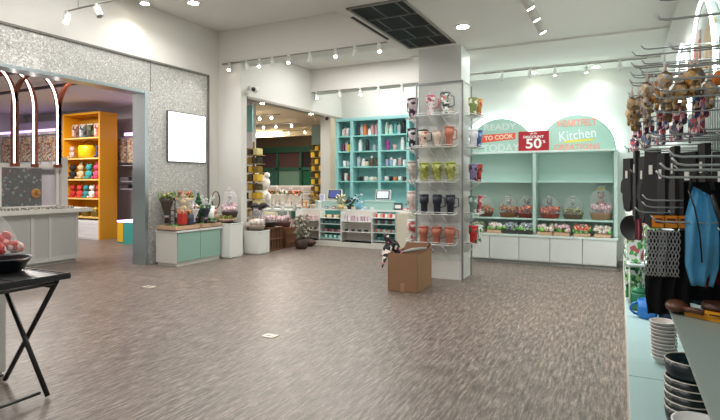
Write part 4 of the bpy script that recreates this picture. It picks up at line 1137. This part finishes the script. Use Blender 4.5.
# base cabinets
for k in range(5):
    x0 = -2.72+k*.535
    t = thing('base_cabinet', 'white base cabinet under the arches, %s' % ['at the left behind the column', 'second from the left', 'middle one', 'second from the right', 'at the right end'][k], 'cabinet', (x0, 9.72, 0), group='white base cabinets under the arches')
    MB().box(0, .53, .02, .575, .06, .50).build('body', WHITE, t)
    MB().box(.004, .526, 0, .02, .075, .495, bev=.003).build('door', M('dfe4e1', .4), t)
    MB().box(0, .53, .05, .57, 0, .06).build('plinth', M('9fa39f', .5), t)
t = thing('cabinet_top', 'long pale top board over the white base cabinets', 'worktop', (-1.385, 9.71, 0))
MB().box(-1.37, 1.36, -.0, .19, .5, .535, bev=.004).box(-1.34, 1.30, .19, .55, .5, .535).build('board', M('d8e6e0', .45), t)
# gift baskets on the shelf
for i, (x, fl, bk, pl, lab) in enumerate([(-2.36, 3, '6b4630', None, 'gift basket with brown goods behind the column edge, left arch shelf'), (-1.90, 3, '8c5a38', '8c8c8c', 'orange brown gift basket with grey soft toy, left arch shelf'), (-1.56, 5, '8a3a2c', '3c3c40', 'red orange gift basket, right end of the left arch shelf'),
                                         (-1.16, 5, '9c4434', '5c6468', 'red orange gift basket, left end of the right arch shelf'), (-.76, 1, '6c5c48', '7c8c88', 'green brown gift basket with grey toy, right arch shelf')]):
    hamper(lab, (x, 10.06, .831), .36, .3, .42, fl, bk, 'a8a4a4', plush=pl)
hamper('tall gift basket with yellow ribbon and brown toy, right end of arch shelf', (-.30, 10.05, .831), .38, .28, .60, 0, 'a88868', 'd8c050', plush='8c7468')
for i, (x, c_, lab) in enumerate([(-2.45, 1, 'low green pack behind the column edge'), (-2.12, 2, 'low white and green flower pack, left end of the cabinet row'), (-1.83, 4, 'low dark wrapped pack with grey goods, left bay'), (-1.56, 4, 'low dark wrapped pack beside the centre upright'),
                                  (-1.22, 2, 'low cream flower pack right of the centre upright'), (-.93, 0, 'low pink flower pack, right bay'), (-.60, 5, 'low red and green flower pack, right bay'), (-.27, 2, 'low white pack in wooden tray at the right end')]):
    t = thing('flower_pack', lab, 'flower pack', (x, 9.93, .536))
    MB().box(-.135, .135, -.13, .13, 0, .06, bev=.01).build('tray', WOOD if i not in (2, 3) else M('3c3c3a', .6), t)
    m = MB()
    for q in range(22): m.ball((R.uniform(-.12, .12), R.uniform(-.11, .11), .09+R.uniform(0, .09)), .04, 0, 1, jit=.25)
    m.build('flowers', FLOW[c_], t)
    m = MB()
    for q in range(14): m.ball((R.uniform(-.13, .13), R.uniform(-.12, .12), .08+R.uniform(0, .04)), .035, 0, 1, jit=.35)
    m.build('leaves', patterned(['4c9a3c', '8cc85c', '2c7040', 'a8d87c'], 30), t)
    if i not in (4, 5): MB().ball((0, 0, .11), .145, 0, 3, (.98, .9, .72)).build('wrap', WRAP, t)

# ================================================================ RIGHT WALL DISPLAY
t = thing('long_plinth', 'long low pale teal plinth along the right wall', 'plinth', (0, 0, 0))
MB().box(.045, .59, .3, 9.6, 0, .282).build('body', M('c8c6bc', .5), t)
m = MB()
for y0, y1 in ((.3, 2.05), (2.06, 3.6), (3.61, 5.2), (5.21, 7.2), (7.21, 9.6)): m.box(.05, .59, y0, y1, .282, .30)
m.build('top', M('a3c0c0', .45), t)
t = thing('display_shelf', 'grey green glass topped shelf board in the near right foreground', 'shelf', (0, 0, 0))
MB().box(.226, .59, .3, 3.16, .83, .85, bev=.003).build('board', M('8d9992', .35), t)
m = MB()
for y in (.6, 1.8, 3.0): m.poly([(.59, y, .83), (.59, y, .70), (.35, y, .825)], (0, .012, 0))
m.build('bracket', STEEL, t)
t = thing('slat_panel', 'pale ribbed metal display panel with slots on the right wall', 'slat panel', (.598, 0, 0))
MB().box(-.03, 0, .3, 6.6, .31, 2.05).build('panel', M('a9b4b0', .4, .3), t)
m = MB()
for i in range(64):
    y = .35+i*.098; m.box(-.045, -.03, y, y+.03, .35, 2.05)
m.build('rib', M('c4cdca', .35, .3), t)
# arches with light tubes on the right wall
t = thing('lit_arches', 'two arched panels edged by glowing white tubes high on the right wall', 'wall arches', (.6, 0, 0))
for nm, rr, mm, x0 in (('arch_panel', .64, M('d8e2dc', .6), -.04),):
    m = MB()
    for cy in (4.6, 6.0): m.poly([(x0, cy-rr*math.cos(a_), 2.10+.72*math.sin(a_)) for a_ in [PI*i/24 for i in range(25)]], (.035, 0, 0))
    m.build(nm, mm, t)
m = MB()
for cy in (4.6, 6.0): m.tube([(-.06, cy-.66*math.cos(a_), 2.10+.75*math.sin(a_)) for a_ in [PI*i/24 for i in range(25)]], .011, 6)
m.build('light_tube', M('f0fffc', emit=5), t)
MB().box(-.055, -.042, 4.75, 5.15, 2.15, 2.68).build('pink_graphic', patterned(['e8a8a0', 'f0e4e0', 'd87c74', 'f0dcd8'], 7), t)
MB().box(-.055, -.042, 4.1, 4.5, 2.15, 2.6).build('cream_graphic', patterned(['e8d8b0', 'f0e8d8', 'e8c890', 'ecdcc0'], 7), t)
# hooks
def hook(label, y, z, tip, w_=.0, r=.0045):
    t = thing('display_hook', label, 'hook', (.57, y, z))
    L = .57-tip
    m = MB()
    m.tube([(0, 0, 0), (-L+.05, 0, .0), (-L+.02, 0, .006), (-L, 0, .03)], r)
    if w_: m.tube([(0, 0, .045), (-L+.06, 0, .045)], r*.8)
    m.build('prong', M('b8bcbc', .25, .6), t)
    MB().box(-.004, .03, -.025, .025, -.03, .03).build('plate', M('c8ccca', .3, .6), t)
HK = [(2.6, 2.29, .14), (2.6, 2.205, .137), (4.0, 2.40, .128), (4.0, 2.30, .13), (4.3, 2.30, .128), (4.0, 2.22, .128), (2.6, 2.07, .187), (2.62, 2.0, .17), (2.7, 1.96, .175), (3.0, 1.955, .16), (3.0, 1.92, .15), (3.1, 1.86, .15),
      (3.4, 1.765, .15), (3.4, 1.73, .16), (3.7, 1.69, .12), (2.4, 1.60, .17), (2.35, 1.565, .18), (2.5, 1.55, .15), (2.6, 1.52, .14), (3.25, 1.40, .11), (3.3, 1.36, .11), (3.0, 1.30, .14), (4.6, 1.75, .12), (5.2, 1.75, .12)]
HL = ['highest hook on the right wall', 'second highest hook, its tip turned up', 'upper far hook over the toy packs, top of its group', 'upper far hook over the toy packs, second of its group', 'farthest of the upper bare hooks', 'upper far hook just over the toy packs',
      'thick bare hook crossing the pink wall graphic', 'bare hook below the thick one', 'bare hook just above the toy packs', 'hook holding toy packs, top wire', 'hook holding toy packs, middle wire', 'hook holding toy packs, lowest wire',
      'upper hook among the striped packs', 'middle hook among the striped packs', 'lower hook among the striped packs', 'upper near hook above the blue apron', 'second near hook above the blue apron', 'third near hook above the blue apron', 'lowest near hook above the blue apron',
      'hook just above the orange header cards', 'hook through the orange header cards', 'hook below the orange header cards', 'hook holding black gloves, nearer', 'hook holding black gloves, farther']
for y, z, tip, lab in [(4.6, 1.57, .07, 'hook carrying the round black pan'), (3.6, 1.30, .26, 'hook carrying the farther griddle'), (3.45, 1.28, .36, 'hook carrying the nearest griddle'),
                       (3.5, 1.32, .08, 'hook carrying the dusty pink cloth'), (3.0, 1.25, .42, 'hook carrying the dark red cloth'), (3.0, 1.555, .24, 'hook carrying the blue apron')]:
    HK.append((y, z, tip)); HL.append(lab)
for (y, z, tip), lab in zip(HK, HL): hook(lab, y, z, tip, 0, .0055 if z > 1.5 and y < 2.8 else .0045)
# knitted toy packs
THK = []
TOY = [(3.3, .22, 1.93, 'c8b8a8', 'dusty beige', 0), (3.25, .29, 1.88, 'b0905c', 'amber brown', 0), (3.2, .37, 1.91, '6c6c68', 'dark grey', 0), (3.9, .28, 1.88, '9c8458', 'moss brown', 0), (4.0, .16, 1.85, '9c9c98', 'light grey', 0),
       (4.7, .08, 1.95, 'c8a468', 'tan', .0), (4.35, .12, 2.0, '8a8a86', 'grey', 0), (4.1, .14, 2.03, 'e0c4bc', 'pale pink', 0), (4.5, .10, 1.86, 'a07c40', 'olive brown', 0), (3.9, .20, 1.95, 'c88c3c', 'orange', 0),
       (3.5, .25, 1.90, '7c7468', 'grey brown', 0), (3.4, .34, 1.92, 'd8a050', 'golden', 0), (3.35, .43, 1.9, 'a8a098', 'stone grey', 0), (4.2, .08, 1.93, 'd8b888', 'sand', 0), (3.6, .15, 1.93, 'e8d8cc', 'cream', 0)]
for y, x, z, c_, n_, q in TOY:
    y = 3.3+.3*round((y-3.3)/.3); zh = 2.21 if z > 1.9 else 2.14; z = zh-.125
    if (y, zh) not in THK:
        THK.append((y, zh)); hook('%s row hook carrying knitted toy packs, %s from the near end' % ('upper' if zh > 2.2 else 'lower', ['first', 'second', 'third', 'fourth', 'fifth', 'sixth'][min(5, round((y-3.3)/.3))]), y, zh, .06)
    t = thing('rope_toy_pack', '%s knitted toy pack hanging high on the right wall hooks' % n_, 'toy pack', (x, y, z-.02), R.uniform(-.4, .4))
    cm = patterned([c_, c_, 'd0b48c', '7a6040', c_], 42)
    m = MB()
    m.ball((0, 0, 0), .05, 0, 2, (.8, 1.1, 1.0), jit=.10)
    for s_2 in (-1, 1): m.tube([(0, s_2*.03, -.03), (0, s_2*.05, -.06), (0, s_2*.03, -.1)], .014, 6)
    m.build('toy', cm, t)
    MB().box(-.006, .006, -.035, .035, .045, .085).build('header_card', M('d8c8b8' if n_ != 'orange' else 'd87c3c', .5), t)
    MB().tube([(0, 0, .08), (0, 0, .145)], .004, 4).build('loop', M('e0d8cc', .5), t)
t = thing('orange_pompom', 'small orange round toy at right under the pink graphic', 'toy', (.45, 3.1, 2.02))
MB().ball((0, 0, 0), .04, 0, 2, jit=.1).build('ball', M('d87830', .8), t)
MB().tube([(0, 0, .03), (0, 0, .07)], .004).build('loop', M('d87830', .8), t)
# small printed packs in dense rows below
PC = [['3c3446', 'c84c58', 'e8e0e0', '28304c'], ['8c3c58', '2c2c44', 'e0c8a8', '4c6c98'], ['2c5c98', 'e8e8ec', 'c83c44', '283048'], ['c87c8c', '443c5c', 'e8dcd0', '24243c'], ['5c7ca8', '2c2434', 'd8a89c', 'a83848']]
WN = ['plum', 'maroon', 'blue', 'pink', 'sky blue']
PL = ['nearest the corner', 'second from the corner', 'in the middle', 'fourth from the corner', 'nearest the camera']
for k in range(10):
    y = 4.9-.35*(k % 5); row = k//5
    if row == 0: hook('hook carrying two printed packs, %s' % PL[k % 5], y, 2.002, .08+.07*(k % 5))
    t = thing('sock_pack', '%s printed pack in the %s row under the toys, %s' % (WN[(k*2) % 5], ['upper', 'lower'][row], PL[k % 5]), 'pack', (.13+.07*(k % 5)-.02*row, y, 1.90), .25)
    MB().box(-.012, .012, -.09, .09, -.04-.10*row, .07-.10*row, bev=.006).build('pack', patterned(PC[k % 5], 40), t)
    MB().box(-.014, .014, -.05+.03*row, .05-.03*row, .065-.10*row, .1).build('header', patterned(PC[(k+2) % 5], 50), t)
# black gloves and utensils
def glove(label, x, y, z, L, w_, rz, card='e0ddd6'):
    z += .11; L += .07
    hook('hook for the '+label.split(' hanging')[0].split(',')[0].replace('from the arch wall', 'in the row'), y, z+.075, x-.03)
    t = thing('oven_glove', label, 'glove', (x, y, z), rz)
    m = MB()
    out = [(-w_*.42, 0), (w_*.42, 0), (w_*.46, -L*.4), (w_*.5, -L*.75), (w_*.34, -L*.95), (0, -L), (-w_*.34, -L*.95), (-w_*.5, -L*.75), (-w_*.46, -L*.4)]
    m.poly([(-.015, a_, b_) for a_, b_ in out], (.03, 0, 0))
    m.poly([(-.012, w_*.4, -L*.35), (-.012, w_*.72, -L*.45), (-.012, w_*.78, -L*.62), (-.012, w_*.62, -L*.66), (-.012, w_*.42, -L*.6)], (.024, 0, 0))
    m.build('glove', SOFTBLK, t)
    MB().box(-.02, -.016, -w_*.15, w_*.08, -.16, -.1).build('card', M(card, .5), t)
    MB().tube([(0, 0, .05), (0, .0, .085), (.01, 0, .05)], .003).build('loop', BLACK, t)
GV = [(.06, 4.7, 1.58, .36, .12, 'black glove hanging farthest out, nearest the arch wall'), (.11, 4.35, 1.62, .46, .13, 'second black glove from the arch wall'), (.15, 4.15, 1.57, .40, .14, 'third black glove, lower, with white card'),
      (.19, 3.85, 1.60, .44, .14, 'fourth black glove in the hanging row'), (.24, 3.75, 1.57, .40, .15, 'fifth black glove in the hanging row'), (.29, 3.55, 1.60, .42, .13, 'sixth black glove in the hanging row'),
      (.35, 3.45, 1.56, .42, .15, 'seventh black glove, behind the near hooks'), (.41, 3.35, 1.60, .42, .13, 'eighth black glove, behind the apron strap'), (.48, 3.25, 1.55, .44, .15, 'ninth black glove, innermost against the ribbed panel')]
for x, y, z, L, w_, lab in GV: glove(lab, x, y, z, L, w_, .35+.25*math.sin(x*40))
t = thing('frying_pan', 'black round pan hanging low by its handle next to the arch wall', 'pan', (.10, 4.6, 1.14))
MB().lathe([(.07, 0), (.1, .035), (.095, .035), (.065, .008)], (0, 0, 0), 20, axis=(-.6, -.8, 0)).build('bowl', BLACK, t)
MB().box(-.012, .012, -.01, .01, .1, .42).lathe([(.014, .40), (.018, .43), (.014, .46)], n=8).build('handle', SOFTBLK, t)
for k, (x, y, z) in enumerate([(.3, 3.6, 1.14), (.40, 3.45, 1.12)]):
    t = thing('griddle', 'black hanging griddle board under the gloves, %s of the pair' % ['farther', 'nearer'][k], 'griddle', (x, y, z-.12), .5)
    MB().box(-.015, .015, -.12, .12, -.14, .14, bev=.012).build('plate', SOFTBLK, t)
    MB().tube([(0, 0, .14), (0, 0, .26), (0, .02, .27)], .01).build('handle', BLACK, t)
# orange header cards with knitted mesh bags
for k in range(3):
    x = [.175, .235, .295][k]; y = 3.1
    w2 = ['outermost', 'middle', 'innermost'][k]
    t = thing('mesh_bag', ('long grey and black net bag hanging from an orange card, %s' if k < 2 else 'long plain black bag under an orange card, %s') % w2, 'net bag', (x, y, 1.30), 0)
    MB().box(-.031, .031, -.02+.012*k, -.012+.012*k, -.04, .03, bev=.004).build('header_card', M('f0901c', .5), t)
    MB().box(-.018, .02, -.024+.012*k, -.02+.012*k, .002, .012).box(-.012, .024, -.024+.012*k, -.02+.012*k, -.012, -.006).build('print', M('5a2a18', .5), t)
    m = MB()
    m.grid(lambda u, v: (-.05+.08*u+.008*math.sin(v*7), .012*math.sin(u*9+v*5)+.012*k, -.05-.44*v), 10, 16, th=.006)
    m.build('fabric', M('202224', .9, noise=.3, nscale=90), t)
    m = MB()
    for i in range(6 if k < 2 else 0):
        x_ = -.05+.016*i
        for ph in (0, PI): m.tube([(x_+.008*math.sin(v*1.0+ph)+.004*math.sin(v*.3), -.016+.012*k, -.05-.24*v/20) for v in range(21)], .0028, 4)
    (m.build('knit', M('a4a6a4', .8), t) if k < 2 else m.bm.free())
for k, (x, c_, n_) in enumerate([(.10, 'c07884', 'dusty pink'), (.38, '1c4450', 'dark petrol'), (.45, '2a1c1c', 'brown black')]):
    t = thing('hanging_cloth', '%s cloth hanging behind the net bags' % n_, 'cloth', (x, 3.5-.15*k, 1.28))
    MB().grid(lambda u, v: ((-.045+.09*u)*(.4 if k == 0 else 1), .02*math.sin(u*8), -.45*v*(.28 if k == 0 else 1)), 10, 6, th=.006).build('cloth', M(c_, .85, noise=.2, nscale=30), t)
    MB().tube([(0, 0, 0), (0, 0, .04)], .004).build('loop', BLACK, t)
# apron
t = thing('apron', 'bright blue apron with black neck strap hanging at the right edge', 'apron', (.345, 3.0, 1.53))
BLU = M('74caf3', .6, noise=.08, nscale=40, bump=.25)
def apf(u, v):
    wd = .035+.035*min(1, v*3.2)
    if v > .8: wd *= 1-.35*(v-.8)/.2
    return (-wd+2*wd*u+.012, .014*math.sin(u*14+v*3)+.01*math.sin(v*9), -.05-.49*v-.05*u*max(0, .9-v))
MB().grid(apf, 18, 16, th=.006).build('cloth', BLU, t)
m = MB()
m.tube([(-.035, 0, -.07), (-.03, 0, .0), (-.005, 0, .02), (.0, 0, -.01)], .009).tube([(.06, 0, -.07), (.045, 0, .0), (.02, 0, .02)], .009)
m.tube([(-.045, -.02, -.07), (-.02, -.03, -.16), (.0, -.03, -.28), (.01, -.025, -.42)], .004)
m.build('strap', BLACK, t)
MB().tube([(.05, -.02, -.09), (.08, -.028, -.2), (.10, -.02, -.3)], .01).build('trim', BLACK, t)
t = thing('dark_red_bag', 'dark red folded cloth at the right edge below the apron', 'cloth', (.47, 3.0, 1.2))
MB().grid(lambda u, v: (-.1+.18*u, .03*math.sin(u*7), -.22*v+.02*math.sin(u*5)), 10, 6, th=.01).build('cloth', M('6c1c20', .8), t)
MB().tube([(0, 0, 0), (0, 0, .05)], .005).build('loop', BLACK, t)
t = thing('navy_cloth', 'dark navy cloth hanging behind the blue apron', 'cloth', (.42, 3.2, 1.50))
MB().grid(lambda u, v: (-.12+.26*u, .02*math.sin(u*11), -.62*v), 10, 8, th=.008).build('cloth', M('14171c', .85), t)
MB().tube([(0, 0, 0), (0, 0, .04)], .005).build('loop', BLACK, t)
# tools on the shelf
t = thing('wooden_scoop', 'brown and yellow wooden scoop lying on the shelf end below the apron', 'scoop', (.25, 3.0, .851))
m = MB()
m.ball((0, 0, .032), .05, 0, 3, (1.0, 1.4, .62)).tube([(.02, -.05, .03), (.06, -.1, .04), (.1, -.12, .035)], .014)
m.build('head', M('5c3826', .4, noise=.2), t)
m = MB(); m.poly([(.03, -.05, .0), (.07, .0, .0), (.30, -.14, .0), (.30, -.24, .0)], (0, 0, .03)); m.build('blade', M('e8a020', .45), t)
m = MB(); m.poly([(.12, -.125, .031), (.2, -.15, .031), (.2, -.165, .031), (.12, -.14, .031)], (0, 0, .003)); m.build('slot', BLACK, t)
t = thing('wooden_ladle', 'dark brown wooden bowl ladle beside the yellow scoop', 'ladle', (.42, 3.02, .851))
MB().lathe([(.03, 0), (.065, .03), (.06, .06), (.05, .055), (.02, .01)], n=14).build('bowl', M('4a2c1e', .4), t)
MB().tube([(.04, -.02, .045), (.14, -.06, .08)], .01).build('handle', M('4a2c1e', .4), t)
t = thing('orange_packet', 'flat orange packet behind the scoop on the shelf end', 'packet', (.5, 2.75, .851), .4)
MB().box(-.07, .07, -.04, .04, 0, .03, bev=.008).build('packet', M('c86a20', .5), t)
MB().box(-.05, .05, -.02, .02, .03, .033).build('label_panel', M('f0d060', .5), t)
# goods on the plinth
def bowl_stack(name, label, loc, n, r, h, dz, body, rim, sq=1):
    t = thing(name, label, 'bowl', loc, 0)
    return t
for i in range(11):
    t = thing('ribbed_bowl', 'white and grey bowl in the tall pale stack, %s' % ['at the bottom', 'second up', 'third up', 'fourth up', 'fifth up', 'sixth up', 'fifth from top', 'fourth from top', 'third from top', 'second from top', 'topmost'][i], 'bowl', (.262-.001*i, 3.95-.003*i, .301+i*.0235), i*.3, group='stack of pale bowls')
    MB().lathe([(.045, 0), (.05, .004), (.076, .045), (.079, .05), (.073, .05), (.045, .012), (.002, .01)], n=22).build('bowl', M('a8a09a' if i % 2 else 'bdb5ae', .4), t)
    MB().tube([(.077*math.cos(a_), .077*math.sin(a_), .05) for a_ in [2*PI*q/22 for q in range(22)]], .0028, 4, closed=True).build('rim', M('efece8', .4), t)
for i in range(6):
    t = thing('black_bowl', 'black bowl with white rim in the near stack, %s' % ['at the bottom', 'second up', 'third up', 'fourth up', 'fifth up', 'topmost'][i], 'bowl', (.30, 2.92, .301+i*.036+(.05 if i == 5 else 0)), 0, group='stack of black bowls')
    MB().lathe([(.075, 0), (.082, .005), (.102, .06), (.108, .115), (.10, .115), (.075, .02), (.002, .015)], n=28).build('bowl', M('1c2526' if i < 5 else '16262c', .25), t)
    MB().tube([(.105*math.cos(a_), .105*math.sin(a_), .117) for a_ in [2*PI*q/28 for q in range(28)]], .0035, 5, closed=True).build('rim', M('e4dccf', .35), t)
t = thing('white_bowl', 'rim of a white dish at the very bottom right edge', 'dish', (.315, 2.66, .301))
MB().lathe([(.06, 0), (.11, .14), (.115, .155), (.105, .155), (.05, .015), (.002, .012)], n=26).build('dish', M('efefec', .3), t)
MB().lathe([(.05, -.0), (.055, .006)], n=20).build('foot', M('d8d8d4', .4), t)
mug('mug', 'big shiny blue mug on the far part of the plinth', 'mug', (.215, 5.2, .301), .16, .08, '2a78c8', rz=3.3)
t = thing('green_pot', 'green glazed pot with lid behind the blue mug', 'pot', (.17, 5.5, .301))
MB().lathe([(.07, 0), (.09, .03), (.09, .15), (.075, .17)], n=18).build('body', M('2c7c58', .35), t)
MB().lathe([(.08, .17), (.05, .2), (.015, .21), (.02, .235)], n=18).build('lid', M('3c9468', .35), t)
t = thing('blue_canister', 'dark canister right of the blue mug', 'canister', (.36, 5.2, .301))
MB().lathe([(.06, 0), (.06, .16)], n=18).build('body', M('20324c', .4), t)
MB().lathe([(.063, .16), (.063, .19)], n=18).build('lid', M('101418', .4), t)
GP = [['4c9a4c', 'e8ece8', '2c6c3c', 'a8d890'], ['e8ece8', '5cb060', 'e8ece8', 'c8606c'], ['8cc87c', '2c5c34', 'e0e0e0', '2c2c2c'], ['e0e4e0', '88a878', '48704c', 'd8d0c8']]
GN = ['green', 'white and pink', 'pale green', 'grey green']
k = 0
for y in (5.8, 6.2, 6.6, 7.0, 7.5, 8.0):
    for j, (x, z) in enumerate([(.12, .301), (.30, .301)]):
        t = thing('seed_pouch', '%s printed pouch standing on the far plinth, %s pair from the mug, %s' % (GN[k % 4], ['first', 'second', 'third', 'fourth', 'fifth', 'sixth'][k//2], ['front', 'back'][j]), 'pouch', (x, y, z), R.uniform(-.3, .3))
        h_ = R.uniform(.30, .36)
        MB().box(-.07, .07, -.035, .035, 0, h_, bev=.02).build('pouch', patterned(GP[k % 4], 26), t)
        MB().box(-.07, .07, -.004, .004, h_-.002, h_+.03).build('seal', M('e4e8e4', .4), t)
        k += 1
t = thing('wire_riser', 'white wire riser shelf over the printed pouches by the arch wall', 'shelf', (.0, 0, 0))
m = MB().box(.06, .55, 5.4, 8.2, .72, .735)
m.build('board', M('d4e4e2', .4), t)
m = MB()
for y in (5.45, 6.8, 8.1):
    for x in (.08, .54): m.tube([(x, y, .30), (x, y, .72)], .008)
m.build('leg', WHITE, t)
for k, y in enumerate((5.5, 5.9, 6.3, 6.7, 7.1, 7.5, 7.9)):
    for j, x in enumerate((.13, .30)):
        t = thing('seed_pouch', '%s printed pouch on the white riser, %s from the near end, %s' % (GN[(k+j+1) % 4], ['first', 'second', 'third', 'fourth', 'fifth', 'sixth', 'seventh'][k], ['front', 'back'][j]), 'pouch', (x, y, .736), R.uniform(-.3, .3))
        h_ = R.uniform(.28, .36)
        MB().box(-.07, .07, -.035, .035, 0, h_, bev=.02).build('pouch', patterned(GP[(k+j+1) % 4], 26), t)
        MB().box(-.07, .07, -.004, .004, h_-.002, h_+.03).build('seal', M('e4e8e4', .4), t)

# ================================================================ FOLDING TABLE (LEFT FOREGROUND)
t = thing('folding_table', 'black folding table with crossed legs at the lower left', 'table', (-3.46, 2.33, 0))
TB = M('1a1b1a', .35)
MB().box(-.76, 0, -1.15, 0, .82, .855, bev=.006).build('tabletop', M('232524', .3), t)
m = MB()
for k in range(7): m.box(-.74, -.02, -.06-.155*k, -.055-.155*k, .855, .858)
m.box(-.76, 0, -.03, -.02, .855, .86).box(-.02, -.01, -1.15, 0, .855, .86)
m.build('slat_line', M('0c0d0c', .4), t)
for y in (-.14, -1.02):
    m = MB()
    MB().tube([(-.66, y+.02, .815), (-.08, y+.02, .018)], .017, 8).build('leg', TB, t)
    MB().tube([(-.04, y+.06, .815), (-.66, y+.06, .018)], .017, 8).build('leg', TB, t)
MB().tube([(-.62, -.12, .07), (-.62, -1.04, .07)], .011).build('stretcher', TB, t)
MB().tube([(-.10, -.16, .05), (-.10, -1.0, .05)], .011).build('stretcher', TB, t)
MB().tube([(-.04, -.1, .80), (-.04, -1.1, .80)], .013).tube([(-.70, -.1, .80), (-.70, -1.1, .80)], .013).tube([(-.05, -.12, .78), (-.7, -.12, .78)], .011).build('apron_rail', TB, t)
t = thing('cooking_dish', 'black oval dish with side handles on the folding table', 'dish', (-3.98, 2.16, .861))
MB().lathe([(.13, 0), (.15, .01), (.20, .085), (.215, .09), (.205, .098), (.19, .088), (.14, .02), (.002, .016)], n=30, sq=.8).build('body', M('20282e', .3), t)
MB().box(.19, .27, -.035, .035, .083, .097, bev=.005).box(-.27, -.19, -.035, .035, .083, .097, bev=.005).build('handle', M('4a3a2a', .4), t)
t = thing('clear_bag', 'clear bag of red and pink goods on the dish', 'bag', (-4.07, 2.18, .965))
m = MB()
for i in range(22): m.ball((R.uniform(-.11, .13), R.uniform(-.08, .08), .05+R.uniform(0, .08)), .042, 0, 2, jit=.1)
m.build('contents', patterned(['c84840', 'e89488', 'e8c8c0', 'b83834'], 22), t)
m = MB()
m.grid(lambda u, v: ((.16*(1-v)**.75+.025)*math.cos(u*2*PI)*(1+.06*math.sin(u*40)), (.12*(1-v)**.75+.02)*math.sin(u*2*PI)*(1+.06*math.sin(u*40)), .01+.27*v), 24, 8)
m.build('wrapper', WRAP, t)
t = thing('white_block', 'white display block beneath and behind the folding table', 'block', (-4.62, 1.9, 0))
MB().box(-.33, .33, -.45, .45, .02, .78, bev=.005).box(-.31, .31, -.43, .43, 0, .02).build('body', WHITE, t)
MB().box(-.34, .34, -.46, .46, .78, .80, bev=.003).build('top', M('efefea', .4), t)

# ================================================================ FLOOR FITTINGS
t = thing('floor_socket', 'square metal floor outlet cover with white scuff in mid floor', 'floor outlet', (-3.04, 4.08, 0))
MB().box(-.07, .07, -.05, .05, 0, .006, bev=.002).build('cover', M('c8beb2', .35, .4), t)
MB().box(-.05, .05, -.01, .0, .006, .008).build('slot', BLACK, t)
t = thing('floor_socket', 'small square metal floor outlet cover toward the sweet shop', 'floor outlet', (-6.01, 5.21, 0))
MB().box(-.09, .09, -.06, .06, 0, .006, bev=.002).build('cover', M('d0c4b6', .35, .4), t)
MB().box(-.06, .06, -.01, .0, .006, .008).build('slot', BLACK, t)
